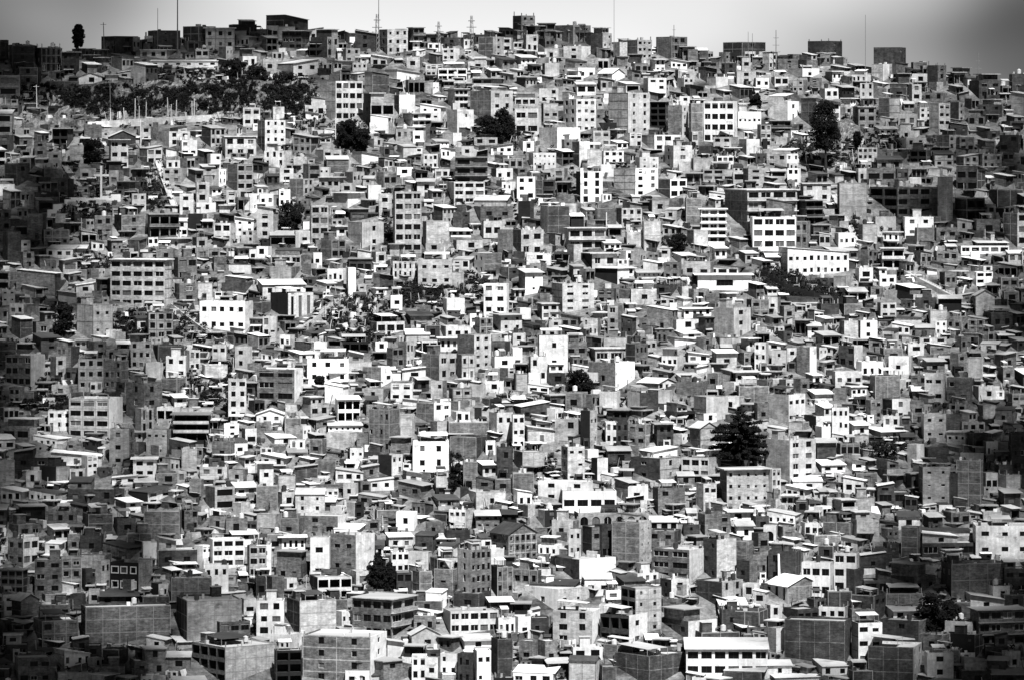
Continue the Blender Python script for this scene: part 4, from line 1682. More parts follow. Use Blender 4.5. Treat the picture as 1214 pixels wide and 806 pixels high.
for j, (x0, x1, yt, yb) in enumerate(fill):
    rnd = random.Random(5000 + j)
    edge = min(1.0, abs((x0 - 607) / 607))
    t = rnd.choices('Wwlbdk', (13, 14, 21, 27, 20, 7) if edge < .72 else (4, 8, 16, 32, 34, 8))[0]  # dark tones raised as gap shade, and toward the sides as edge darkening
    two = rnd.random() < .45 and (x1 - x0) > 9
    xc = x0 + (x1 - x0) * rnd.uniform(.25, .6) if two else x0
    hh = (yb - yt); nf = max(1, min(4, round(hh / 12.5)))
    n = rnd.choice((0, 1, 2, 2, 3)) if (x1 - x0) > 8 else rnd.choice((0, 1))
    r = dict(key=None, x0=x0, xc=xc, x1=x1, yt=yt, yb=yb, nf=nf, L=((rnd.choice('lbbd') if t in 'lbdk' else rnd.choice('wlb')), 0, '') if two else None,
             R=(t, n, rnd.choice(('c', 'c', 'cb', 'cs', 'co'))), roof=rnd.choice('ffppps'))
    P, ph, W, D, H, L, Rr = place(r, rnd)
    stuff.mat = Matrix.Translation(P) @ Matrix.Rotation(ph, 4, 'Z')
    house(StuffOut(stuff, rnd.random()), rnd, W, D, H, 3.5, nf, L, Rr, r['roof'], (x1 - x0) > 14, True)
stuff.mat = None
o = stuff.build('small_houses')
tag(o, 'small houses, sheds and lean-tos packed between the larger houses', 'houses', kind='stuff')
print('houses', len(rows), 'fill', len(fill), 'stuff faces', len(stuff.f))

cover = [[1 if v >= 0 else 0 for v in row] for row in ids]
for (x0, x1, yt, yb) in fill:
    a, b, c, d = cells(x0, yt, x1, yb)
    for yy in range(b, d): cover[yy][a:c] = [1] * (c - a)
def bare(px, py):
    x, y = int((px - GX0) / G), int((py - GY0) / G)
    return 0 <= x < GW and 0 <= y < GH and not cover[y][x]
# --------------------------------------------------------------------- ground
def ground_z(X, Y):
    px = CX + X / max(Y, 300.0) * F if Y > 300 else CX
    pc = crest_py(px); k = (HY - pc) / F
    Yc = (ZB - 1000.0 * SLOPE) / (k - SLOPE)
    if Y > Yc: z = plane_z(Yc) - 0.03 * (Y - Yc) * min(1, (Y - Yc) / 60.0)
    else: z = plane_z(Y)
    floor = -186.0
    if z < floor + 12: z = floor + 12 * math.exp((z - floor - 12) / 12.0) if z > floor - 200 else floor
    if Y < 260:                     # our own side of the valley
        t = min(1, max(0, (260 - Y) / 250.0)); z = floor + (184.2) * t * t * (3 - 2 * t)
    if 880 < Y < 1600: z += 0.7 * (noise.noise(Vector((X * .07, Y * .07, 3.1)))) - 0.35
    return z
def frange(a, b, s):
    v = []; x = a
    while x < b - 1e-6: v.append(x); x += s
    return v
xs = frange(-6000, -500, 500) + frange(-500, -200, 30) + frange(-200, 200, 2.5) + frange(200, 500, 30) + frange(500, 6001, 500)
ys = frange(-3000, -100, 290) + frange(-100, 300, 20) + frange(300, 860, 40) + frange(860, 1340, 3) + frange(1340, 1700, 20) + frange(1700, 9001, 365)
gv = [(x, y, ground_z(x, y)) for y in ys for x in xs]
nx = len(xs)
gf = [(j * nx + i, j * nx + i + 1, (j + 1) * nx + i + 1, (j + 1) * nx + i) for j in range(len(ys) - 1) for i in range(nx - 1)]
me = bpy.data.meshes.new('ground'); me.from_pydata(gv, [], gf)
m, nt, b = new_mat('dry hillside earth')
N, LK = nt.nodes.new, nt.links.new
tc = N('ShaderNodeTexCoord')
n1 = N('ShaderNodeTexNoise'); n1.inputs['Scale'].default_value = 0.09; n1.inputs['Detail'].default_value = 6; n1.inputs['Roughness'].default_value = .7
n2 = N('ShaderNodeTexNoise'); n2.inputs['Scale'].default_value = 1.1; n2.inputs['Detail'].default_value = 5; n2.inputs['Roughness'].default_value = .75
LK(tc.outputs['Object'], n1.inputs['Vector']); LK(tc.outputs['Object'], n2.inputs['Vector'])
a1 = N('ShaderNodeMapRange'); a1.inputs[1].default_value = .38; a1.inputs[2].default_value = .66; a1.inputs[3].default_value = .03; a1.inputs[4].default_value = .24
LK(n1.outputs['Fac'], a1.inputs[0])
a2 = N('ShaderNodeMapRange'); a2.inputs[1].default_value = .3; a2.inputs[2].default_value = .7; a2.inputs[3].default_value = .45; a2.inputs[4].default_value = 1.4
LK(n2.outputs['Fac'], a2.inputs[0])
mm = N('ShaderNodeMath'); mm.operation = 'MULTIPLY'; LK(a1.outputs[0], mm.inputs[0]); LK(a2.outputs[0], mm.inputs[1])
LK(mm.outputs[0], b.inputs['Base Color']); b.inputs['Roughness'].default_value = 1.0
me.materials.append(m); me.polygons.foreach_set('use_smooth', [True] * len(gf)); me.update()
g = bpy.data.objects.new('ground', me); COL.objects.link(g); tag(g, kind='structure')

# the eroded cliff under the crest
def cliff_y(px): return ground_at(px, 137).y
acc = Acc()
cols = []
px = 60.0
while px <= 392:
    e = min(1, (px - 60) / 45.0, (392 - px) / 30.0); e = max(0, e) ** .5
    B = ground_at(px, 138); top = 137 - 39 * e - 3 * math.sin(px * .11) * e
    Zt = (HY - top) / F * (B.y + 3); Yb = 1000 + (Zt - ZB) / SLOPE
    c = []
    for k in range(15):
        t = k / 14.0; z = B.z - 1.5 + (Zt - B.z + 1.5) * t
        yy = B.y + 3.2 * t
        nz = noise.fractal(Vector((B.x * .22, z * .35, 1.7)), 1.0, 2.0, 4) * 1.5 * e
        c.append((B.x, yy - nz * (1 if t < .98 else .4), z))
    c.append((B.x, Yb + 1.5, Zt + .15))
    cols.append(c); px += 4.2
for c0, c1 in zip(cols, cols[1:]):
    for k in range(len(c0) - 1): acc.poly([c0[k], c1[k], c1[k + 1], c0[k + 1]], 'rock')
tag(acc.build('cliff'), kind='structure')
# pale eroded bank behind the tall dark tree
acc = Acc(); C0 = ground_at(1003, 166)
gridp = []
for j in range(13):
    rowp = []
    for i in range(17):
        u, v = i / 16.0, j / 12.0
        x = C0.x + (u - .5) * 12.5; hump = max(0, math.sin(math.pi * u)) ** .6 * math.sin(math.pi * (0.02 + .98 * v) * .5) * 6.2
        y = C0.y + v * 13 ; z = plane_z(y) - .4
        q = Vector((x * .4, y * .4, 9)); hump *= 1 + .35 * noise.noise(q)
        rowp.append((x, C0.y + v * 5 + .6 * noise.noise(q * 2), C0.z - .6 + hump + (v > .95) * 0))
    gridp.append(rowp)
for j in range(12):
    for i in range(16): acc.poly([gridp[j][i], gridp[j][i + 1], gridp[j + 1][i + 1], gridp[j + 1][i]], 'rock')
for i in range(16):
    a0, a1 = gridp[12][i], gridp[12][i + 1]; acc.poly([a0, a1, (a1[0], a1[1] + 9, a1[2] - .2), (a0[0], a0[1] + 9, a0[2] - .2)], 'rock')
tag(acc.build('bank'), kind='structure')

# ------------------------------------------------------------ trees and scrub
def leaves(acc, c, rad, n, size, m, rnd):
    for _ in range(n):
        while True:
            d = Vector((rnd.uniform(-1, 1), rnd.uniform(-1, 1), rnd.uniform(-1, 1)))
            if d.length <= 1: break
        p = Vector((c[0] + d.x * rad[0], c[1] + d.y * rad[1], c[2] + d.z * rad[2]))
        u = Vector((rnd.gauss(0, 1), rnd.gauss(0, 1), rnd.gauss(0, 1))).normalized(); w = u.orthogonal().normalized()
        s = size * rnd.uniform(.5, 1.2)
        acc.poly([p - u * s, p + w * s * .6, p + u * s, p - w * s * .6], m)
sa = Acc(); rs = random.Random(3)
for (cx, cy, rx, ry, dens) in SCRUB:
    n = int(math.pi * rx * ry * dens / 8.0 * (.8 if cy < 130 and cx < 380 else .85))
    for _ in range(n):
        an = rs.uniform(0, 2 * math.pi); q = math.sqrt(rs.random())
        px, py = cx + math.cos(an) * rx * q, cy + math.sin(an) * ry * q
        if py < crest_py(px): continue
        P = ground_at(px, py)
        if 66 < px < 388 and 97 < py < 137:
            yy = cliff_y(px) + 3.2 * (137 - py) / 40.0 - .6
            P = Vector(((px - CX) / F * yy, yy, (HY - py) / F * yy))
        rr = rs.uniform(.3, .95) if dens < 1.2 else rs.uniform(.6, 1.3)
        leaves(sa, (P.x, P.y, P.z + rr * .4), (rr, rr, rr * rs.uniform(.6, 1.1)), int(16 + 14 * rr), .34, 'scrub' if rs.random() < .6 else 'leaf', rs)
tag(sa.build('scrub'), 'dark scrub and weeds growing on the cliff and bare banks', 'scrub', kind='stuff')

def tree(px, pb, pt, wpx, shape, label, ref, name='tree', cat='tree', seed=1, dens=1.0):
    rnd = random.Random(seed)
    P = ground_at(px, max(pb, crest_py(px) + 2)); s = P.y / F
    P = P.copy()
    H = (max(pb, crest_py(px) + 2) - pt) * s; w = wpx * s / 2
    root = empty(name, P); tr = Acc(); cr = Acc()
    r0 = max(.16, H * .022)
    top = H * (.62 if shape != 'conifer' else .97)
    lean = rnd.uniform(-.03, .03) * H
    segs = 6; prev = (0, 0, -1.0)
    for k in range(1, segs + 1):
        t = k / segs; cur = (lean * t + rnd.uniform(-.1, .1), rnd.uniform(-.1, .1), top * t)
        tr.tube(prev, cur, r0 * (1.05 - .8 * (k - 1) / segs), r0 * (1.05 - .8 * t), 'bark', 7); prev = cur
    if shape == 'round':
        z0 = H * .36
        for k in range(9):
            a = rnd.uniform(0, 6.28); zz = rnd.uniform(.3, .6) * H
            e = (math.cos(a) * w * .7, math.sin(a) * w * .7, zz + rnd.uniform(.15, .3) * H)
            tr.tube((lean * zz / H, 0, zz), e, r0 * .4, r0 * .1, 'bark', 5)
        nb = 46
        for k in range(nb):
            t = rnd.random(); z = z0 + (H - z0) * t
            prof = math.sin(math.pi * min(1, (.12 + .86 * t))) ** .55 * (0.72 + .28 * t)
            a = rnd.uniform(0, 6.28); q = math.sqrt(rnd.random()) * .78
            c = (math.cos(a) * w * prof * q + lean * .7, math.sin(a) * w * prof * q, min(z, H - w * .3))
            rr = w * rnd.uniform(.26, .42)
            leaves(cr, c, (rr, rr, rr * 1.1), int(110 * dens), .36, 'leaf', rnd)
    elif shape == 'conifer':
        nl = 13
        for k in range(nl):
            t = k / (nl - 1); z = H * (.17 + .82 * t)
            rad = w * (min(1, .72 + t) if t < .5 else 1 - (t - .5) * 2.4 if t < .75 else 1.5 * (1 - t)) * rnd.uniform(.72, 1.1) + .35
            nbr = max(4, int(9 * (1 - t)) + 3)
            for j in range(nbr):
                a = 6.283 * j / nbr + rnd.uniform(-.3, .3); L = rad * rnd.uniform(.45, 1.2)
                e = (math.cos(a) * L, math.sin(a) * L, z + L * rnd.uniform(-.12, .14))
                tr.tube((0, 0, z), e, .09, .03, 'bark', 4)
                for i in range(max(2, int(L * 2.2))):
                    f = (i + .6) / max(2, int(L * 2.2)); c = (e[0] * f, e[1] * f, z + (e[2] - z) * f)
                    leaves(cr, c, (.55, .55, .3 + .2 * f), int(20 * dens), .33, 'leaf', rnd)
    else:
        for k in range(30):
            t = rnd.random(); z = H * (.1 + .82 * t); a = rnd.uniform(0, 6.28)
            q = math.sqrt(rnd.random()) * .85 * math.sin(math.pi * (.2 + .68 * t)) ** .6
            c = (math.cos(a) * w * q, math.sin(a) * w * q * .8, z); rr = min(w, H / 2) * rnd.uniform(.22, .42)
            leaves(cr, c, (rr, rr, rr), int(85 * dens), .36, 'leaf', rnd)
    tr.build('trunk', root); cr.build('crown', root)
    tag(root, label, cat)
    if ref: REFS.append((px, (pb + pt) / 2, ref))
    return root
tree(93, 70, 30, 17, 'round', 'lone dark round-topped tree on a bare trunk standing on the crest against the sky', 'the lone crest tree', seed=11)
tree(979, 205, 121, 45, 'round', 'tall black tree with a dense top-heavy crown beside the pale eroded bank', 'the tall black tree', seed=12, dens=1.5)
tree(877, 553, 483, 68, 'conifer', 'big dark spreading conifer with sweeping branches above the long grey building', 'the big dark conifer', 'conifer', 'conifer', seed=13, dens=1.6)
tree(578, 166, 138, 30, 'clump', 'lower leafy part of the dark tree clump, under the brick-flanked pale house', 'the dark tree clump', seed=14)
tree(597, 168, 126, 26, 'clump', 'taller pointed tree of the dark clump under the brick-flanked pale house', None, seed=15)
tree(412, 176, 143, 28, 'clump', 'dark bushy tree on the open slope below the pale cliffside tower', 'the bushy slope tree', seed=16, dens=1.3)
tree(430, 180, 152, 22, 'clump', 'smaller dark tree leaning against the bushy slope tree', None, seed=17)
tree(278, 92, 70, 27, 'clump', 'wide dark tree on the cliff top below the flat-roofed crest house', 'the cliff-top tree', seed=18)
tree(305, 104, 80, 26, 'clump', 'dark tree at the cliff edge beside the wide cliff-top tree', None, seed=19)
tree(340, 125, 84, 30, 'clump', 'tall dark tree growing against the cliff near the pale cliffside tower', 'the cliff-face tree', seed=20)
tree(688, 464, 439, 34, 'clump', 'small dark spreading tree among bright roofs uphill of the brilliant white wall', 'the small spreading tree', seed=22)
tree(448, 702, 656, 22, 'conifer', 'taller of the twin black conifers behind the ribbon-windowed brick block', 'the twin conifers', 'conifer', 'conifer', seed=23, dens=2.0)
tree(462, 702, 668, 15, 'conifer', 'shorter of the twin black conifers behind the ribbon-windowed brick block', None, 'conifer', 'conifer', seed=24, dens=2.0)
tree(1104, 750, 702, 34, 'clump', 'tall dark bushy tree beside the panelled brick house near the lower corner', 'the bushy corner tree', seed=25, dens=1.3)
tree(1126, 748, 714, 32, 'clump', 'broad dark tree close to the bushy corner tree, above the white two-window house', None, seed=26, dens=1.3)
tree(803, 300, 279, 26, 'clump', 'small dark round tree between pale blank walls uphill of the long low white building', 'the small round tree', seed=27)
tree(1017, 178, 157, 12, 'round', 'small dark tree beside the pale eroded bank', None, seed=28, dens=.8)
tree(344, 274, 240, 28, 'clump', 'dark tree filling the gap beside the narrow pale four-storey house', 'the gap-filling tree', seed=29)
tree(74, 400, 360, 26, 'clump', 'dark overgrown tree below low brick houses, beside the slit-windowed grey house', 'the overgrown tree', seed=30)
tree(108, 192, 167, 24, 'clump', 'dark tree uphill from the white cross', None, seed=31)
tree(379, 462, 446, 14, 'round', 'tiny palm-like dark tree before the wide white house', None, seed=32, dens=.5)
tree(540, 585, 540, 15, 'clump', 'narrow dark tree below the white turret house', None, seed=33)
tree(895, 130, 108, 16, 'clump', 'small dark tree uphill of the ribbon-windowed block', None, seed=34)
tree(1048, 546, 524, 40, 'clump', 'wispy low tree among metal roofs near the slit-windowed block', None, seed=35, dens=.35)

# --------------------------------------------------- cross, poles, masts, walls
P = ground_at(120, 240); s = P.y / F
root = empty('cross', P); a = Acc(); h = 43 * s
a.box(-.28, -.28, -1.5, .28, .28, h, 'whitep'); a.build('post', root)
a = Acc(); a.box(-9 * s, -.26, 30.5 * s, -.283, .26, 33 * s, 'whitep'); a.box(.283, -.26, 30.5 * s, 9 * s, .26, 33 * s, 'whitep'); a.build('crossbar', root)
a = Acc(); a.box(-1.4, -1.2, -1.5, -.283, 1.2, .7, 'stair'); a.box(.283, -1.2, -1.5, 1.4, 1.2, .7, 'stair'); a.box(-.28, -1.2, -1.5, .28, -.283, .697, 'stair'); a.build('plinth', root)
tag(root, 'tall white cross standing on a white walled platform', 'cross'); REFS.append((120, 218, 'the white cross'))

def strip_wall(pts, hpx, m, name, label, cat, ref, thick=.35, steps=False):
    rnd = random.Random(len(label)); acc = Acc()
    G3 = [ground_at(*p) for p in pts]
    for A, B in zip(G3, G3[1:]):
        n = max(1, int((B - A).length / 2.0)); d = (B - A)
        nrm = Vector((-d.y, d.x, 0)).normalized() * thick
        for k in range(n):
            p = A + d * (k / n); q = A + d * ((k + 1) / n) - d.normalized() * .01
            hh = hpx * p.y / F * (rnd.uniform(.75, 1.25) if steps else 1); zt = (p.z + q.z) / 2 + hh; zb = min(p.z, q.z) - 2.0
            v = [(p.x, p.y), (q.x, q.y), (q.x + nrm.x, q.y + nrm.y), (p.x + nrm.x, p.y + nrm.y)]
            acc.poly([(x, y, zt) for x, y in v], m)
            for i in range(4):
                j = (i + 1) % 4; acc.poly([(*v[i], zb), (*v[j], zb), (*v[j], zt), (*v[i], zt)], m)
    o = acc.build(name); tag(o, label, cat, kind='thing')
    if ref: REFS.append((sum(p[0] for p in pts) / len(pts), sum(p[1] for p in pts) / len(pts), ref))
strip_wall([(57, 256), (84, 243), (120, 241), (143, 239)], 7, 'whitep', 'platform_wall', 'jagged white wall around the platform of the tall cross', 'wall', None, steps=True)
strip_wall([(104, 152), (180, 147), (262, 143)], 7, 'w', 'terrace_wall', 'long pale terrace wall with wooden poles behind it below the cliff', 'wall', 'the long terrace wall')
strip_wall([(131, 369), (170, 364), (205, 360)], 5, 'l', 'garden_wall', 'light grey retaining wall at the foot of the five-slab block', 'wall', None)
strip_wall([(28, 152), (62, 150), (100, 151)], 9, 'rock', 'earth_wall', 'rough pale earth bank wall beside the long terrace wall', 'wall', None, steps=True)
strip_wall([(500, 262), (526, 252), (528, 232)], 4, 'l', 'slope_wall', 'curved grey slope wall between the six-storey stack and the box-windowed house', 'wall', None)

strip_wall([(904, 330), (930, 346), (965, 357), (1002, 364)], 10, 'k', 'dark_bank', 'black diagonal retaining wall sloping down below the long white hall', 'wall', 'the black diagonal wall', thick=.6)  # black slab added to stand for the dark bank

def pole(px, pb, pt, lean, m, label, name='pole', cat='pole', r=.14, arm=False, group=None):
    P = ground_at(px, pb); s = P.y / F; root = empty(name, P); a = Acc()
    H = (pb - pt) * s
    a.tube((0, 0, -1.2), (lean * s, 0, H), r, r * .7, m, 6); a.build('shaft', root)
    if arm:
        b_ = Acc()
        for k in range(arm): b_.box(lean * s - .9 + .2 * k, -.09, H * (.93 - .13 * k), lean * s + .9 - .2 * k, .09, H * (.93 - .13 * k) + .12, m)
        b_.build('crossarm', root)
    tag(root, label, cat, group)
for i, px in enumerate((131, 139, 147.5, 160, 165, 173, 199.5, 202.5, 208.5, 228, 230)):
    pole(px, 146 - (px - 131) * .05, (129, 133, 128, 117, 126, 121, 116, 124, 119, 120, 117)[i], (0, .5, -1, .3, 0, .4, -1, .6, .8, -.6, .3)[i], 'palepole',
         'pale wooden pole rising behind the long terrace wall', group='wooden poles along the terrace wall', r=.16)
pole(252, 131, 99, 2.5, 'palepole', 'leaning pale pole against the dark cliff face', r=.16)
pole(44, 133, 101, -1, 'palepole', 'grey utility pole on the bank near the slot-windowed crest house', 'utility_pole', r=.15, arm=1)
pole(131, 137, 78, -1, 'steel', 'tall dark utility pole standing before the cliff', 'utility_pole', r=.13, arm=2)
pole(167, 176, 142, -.5, 'palepole', 'utility pole below the long terrace wall', 'utility_pole', r=.14, arm=1)
pole(398, 168, 140, -.5, 'palepole', 'utility pole on the open slope below the pale cliffside tower', 'utility_pole', r=.14, arm=1)
pole(404, 98, 84, 0, 'palepole', 'short utility pole uphill from the pale cliffside tower', 'utility_pole', r=.14)
pole(719, 272, 252, 0, 'palepole', 'thin pole before blank grey walls near the four-bay white house', 'utility_pole', r=.2)
pole(124, 66, 27, -1.5, 'steel', 'lamp pole with a short arm on the crest beside the dark blocky house', 'lamp_pole', 'lamp pole', r=.16, arm=1)
pole(924, 690, 656, -1, 'whitep', 'white tapering post before the gabled hall', 'post', 'post', r=.35)
def mast(px, pb, pt, kind, label, ref=None, w=1.0):
    pb = max(pb, crest_py(px) + 2)
    P = ground_at(px, pb); s = P.y / F; H = (pb - pt) * s; root = empty('antenna_mast', P)
    a = Acc()
    if kind == 'lattice':
        for k in range(3):
            an = k * 2.094 + .4; a.tube((math.cos(an) * w, math.sin(an) * w, -1), (math.cos(an) * w * .35, math.sin(an) * w * .35, H), .09, .07, 'steel', 5)
        n = 7
        for i in range(n):
            for k in range(3):
                f0, f1 = i / n, (i + 1) / n; q0, q1 = w * (1 - .65 * f0), w * (1 - .65 * f1); a0, a1 = k * 2.094 + .4, (k + 1) * 2.094 + .4
                a.tube((math.cos(a0) * q0, math.sin(a0) * q0, H * f0), (math.cos(a1) * q1, math.sin(a1) * q1, H * f1), .05, .05, 'steel', 4)
        a.build('lattice', root)
        b_ = Acc(); b_.box(-1.5, -.3, H * .62, 1.5, .3, H * .64, 'steel'); b_.build('platform', root)
        b_ = Acc(); b_.box(-1.0, -.3, H * .82, 1.0, .3, H * .845, 'steel'); b_.build('platform', root)
    else:
        a.tube((0, 0, -1), (0, 0, H), .15 * w, .09 * w, 'steel', 5); a.build('shaft', root)
        if kind == 'ladder':
            for f, l in ((.45, 1.2), (.62, 1.0), (.8, .8)):
                b_ = Acc(); b_.box(-l, -.06, H * f, l, .06, H * f + .12, 'steel'); b_.build('crossarm', root)
        if kind == 'yagi':
            b_ = Acc(); b_.box(-1.6, -.06, H * .6, 1.6, .06, H * .6 + .14, 'steel'); b_.box(-.5, -.06, H * .85, .5, .06, H * .85 + .1, 'steel'); b_.build('antenna', root)
    tag(root, label, 'antenna mast')
    if ref: REFS.append((px, (pb + pt) / 2, ref))
mast(187, 64, 10, 'line', 'thin faint antenna rod on the crest beside the thicker tall mast', w=.8)
mast(210.5, 64, -12, 'line', 'thick tall mast on the dark crest reaching the top of the picture', 'the thick tall mast', w=1.7)
mast(447, 60, 17, 'lattice', 'squat lattice mast with platforms on the crest between flat-topped houses', 'the lattice mast', w=1.0)
mast(449, 60, -12, 'line', 'very tall thin rod rising beside the squat lattice mast', w=1.2)
mast(520, 58, 26, 'lattice', 'small pale lattice mast on the crest, shorter than its neighbour', w=.8)
mast(559, 56, 19, 'lattice', 'lattice mast with platforms on the crest near the highest crest house', w=.9)
mast(728, 68, -10, 'line', 'hair-thin tall antenna line above the crest houses', w=.6)
mast(799, 70, 30, 'yagi', 'aerial with one long crossbar on top of the square brick crest house', w=1.1)
mast(887, 82, 38, 'line', 'taller of two thin rods on the dark crest house', w=.7)
mast(892, 82, 40, 'line', 'shorter of two thin rods on the dark crest house', w=.7)
mast(920, 84, 36, 'ladder', 'tall aerial with three crossbars like a ladder on the crest', 'the ladder-like aerial', w=1.1)
mast(1026, 94, 18, 'line', 'hair-thin tall antenna beside the tall dark slab on the crest', w=.7)
mast(1160, 112, 63, 'ladder', 'aerial with crossbars at the low dark end of the crest', 'the low-end aerial', w=1.3)

def stairs(p0, p1, wpx, label, ref):
    A, B = ground_at(*p0), ground_at(*p1); d = B - A; n = max(6, int(abs(d.z) / .3)); wv = wpx * A.y / F / 2
    root = empty('staircase', A); a = Acc(); fl = Vector((d.x, d.y, 0)); sd = Vector((-fl.y, fl.x, 0)).normalized() * wv; sd.z = 0
    for k in range(n):
        p = d * (k / n); q = d * ((k + 1) / n)
        z = max(p.z, q.z) + .25; zb = min(p.z, q.z) - 1.5
        v = [p - sd, q - sd, q + sd, p + sd]
        top = [(u.x, u.y, z) for u in v]; bot = [(u.x, u.y, zb) for u in v]
        if (v[1] - v[0]).cross(v[2] - v[1]).z < 0: top = top[::-1]; bot = bot[::-1]
        a.poly(top, 'stair')
        for i in range(4):
            j = (i + 1) % 4; a.poly([bot[i], bot[j], top[j], top[i]], 'stair')
    a.build('steps', root)
    for sg in (-1, 1):
        b_ = Acc(); e = sd * (1.0 * sg); t = sd.normalized() * .22 * sg
        for k in range(n // 3 + 1):
            f0, f1 = min(1, k * 3 / n), min(1, (k + 1) * 3 / n)
            if f1 <= f0: break
            p, q = d * f0, d * f1
            v = [p + e * 1.01, q + e * 1.01, q + e * 1.01 + t, p + e * 1.01 + t]
            z0, z1 = p.z + .55, q.z + .55
            top = [(v[0].x, v[0].y, z0), (v[1].x, v[1].y, z1), (v[2].x, v[2].y, z1), (v[3].x, v[3].y, z0)]
            b_.poly(top, 'l')
            bt = [(x, y, z - 2.4) for x, y, z in top]
            for i in range(4):
                j = (i + 1) % 4; b_.poly([bt[i], bt[j], top[j], top[i]], 'l')
        b_.build('side_wall', root)
    tag(root, label, 'staircase')
    if ref: REFS.append(((p0[0] + p1[0]) / 2, (p0[1] + p1[1]) / 2, ref))
stairs((268, 410), (206, 362), 7, 'long straight hillside staircase descending from the five-slab block', 'the long staircase')
stairs((107, 243), (76, 197), 6, 'steep staircase climbing past the white cross', 'the staircase by the cross')
stairs((208, 250), (186, 190), 6, 'steep staircase on the dark slope between the white cross and pale houses', None)
stairs((352, 392), (404, 356), 6, 'pale staircase climbing the bare ridge to the slim blank white tower', 'the ridge staircase')
stairs((1130, 352), (1072, 322), 7, 'pale sloping stair street uphill of the grey gabled house', 'the stair street')
stairs((1018, 292), (988, 232), 5, 'narrow dark stair lane beside the tall blank grey house', None)
stairs((592, 92), (556, 68), 5, 'pale stair street descending from the crest near the highest crest house', None)

# car parked on a levelled ledge
P = ground_at(812, 623)
a = Acc(); a.box(-4.5, -1.4, -3, 4.5, 1.7, .45, 'frame'); o = a.build('concrete_ledge', None, P); tag(o, 'small level concrete ledge under the pale parked car', 'ledge')
root = empty('car', P + Vector((0, .1, .45)))
a = Acc()
prof = [(-2.05, .35), (2.05, .35), (2.08, .75), (1.95, .92), (1.0, 1.0), (.45, 1.45), (-1.0, 1.47), (-1.75, 1.02), (-2.08, .92)]
for y, fl in ((-.85, 0), (.85, 1)):
    pts = [(x, y, z) for x, z in prof]; a.poly(pts if not fl else pts[::-1], 'carpaint')
for i in range(len(prof)):
    (x0, z0), (x1, z1) = prof[i], prof[(i + 1) % len(prof)]; a.poly([(x1, -.85, z1), (x0, -.85, z0), (x0, .85, z0), (x1, .85, z1)], 'carpaint')
a.build('body', root)
for pts in ([(-.95, -.857, 1.03), (-.1, -.857, 1.03), (-.1, -.857, 1.4), (-.9, -.857, 1.4)], [(0, -.857, 1.03), (.85, -.857, 1.03), (.42, -.857, 1.4), (0, -.857, 1.4)]):
    a = Acc(); a.poly(pts, 'glass'); a.build('window', root)
for x in (-1.3, 1.3):
    for y in (-.87, .67):
        a = Acc(); a.tube((x, y, .33), (x, y + .2, .33), .33, .33, 'tyre', 12); a.build('wheel', root)
tag(root, 'pale car parked on a ledge near the arched arcade', 'car')

# ------------------------------------- yard clutter, weeds added as gap shade, added shade cloudlets
rc = Acc(); rw = Acc(); rr_ = random.Random(21)
for _ in range(30000):
    px, py = rr_.uniform(-130, 1340), rr_.uniform(40, 880)
    if py < crest_py(px) + 3 or not bare(px, py): continue
    P = ground_at(px, py); rc.tint = rr_.random()
    c = Matrix.Translation(P) @ Matrix.Rotation(rr_.uniform(0, 6.28), 4, 'Z') @ Matrix.Rotation(rr_.uniform(-.35, .35), 4, 'X')
    rc.mat = c; k = rr_.random()
    if k < .45:       # loose sheets of metal
        a_, b_ = rr_.uniform(.4, 1.5), rr_.uniform(.3, .9); z = rr_.uniform(.3, 1.4)
        rc.box(-a_, -b_, z, a_, b_, z + .05, rr_.choice(('tinb', 'tinm', 'tind', 'w')))
    elif k < .8:      # crates, heaps of brick, low walls
        a_, b_ = rr_.uniform(.25, 1.8), rr_.uniform(.15, .5); rc.box(-a_, -b_, -1, a_, b_, rr_.uniform(.4, 1.3), rr_.choice('Wlbdl'))
    else: rc.box(-.06, -.06, -1, .06, .06, rr_.uniform(1.5, 3.2), rr_.choice(('frame', 'palepole', 'tind')))
rc.mat = None
tag(rc.build('rubble'), 'loose sheet metal, bricks and rubble strewn between the houses', 'rubble', kind='stuff')
for _ in range(14000):
    px, py = rr_.uniform(-130, 1340), rr_.uniform(40, 880)
    if py < crest_py(px) + 3 or not bare(px, py): continue
    P = ground_at(px, py); r0 = rr_.uniform(.25, .8)
    leaves(rw, (P.x, P.y, P.z + r0 * .5), (r0, r0, r0 * .9), int(14 + 16 * r0), .3, 'leaf', rr_)  # dark leaves added in place of the shade between houses
tag(rw.build('weeds'), 'dark weeds and bushes added as shade in the gaps between houses', 'weeds', kind='stuff')

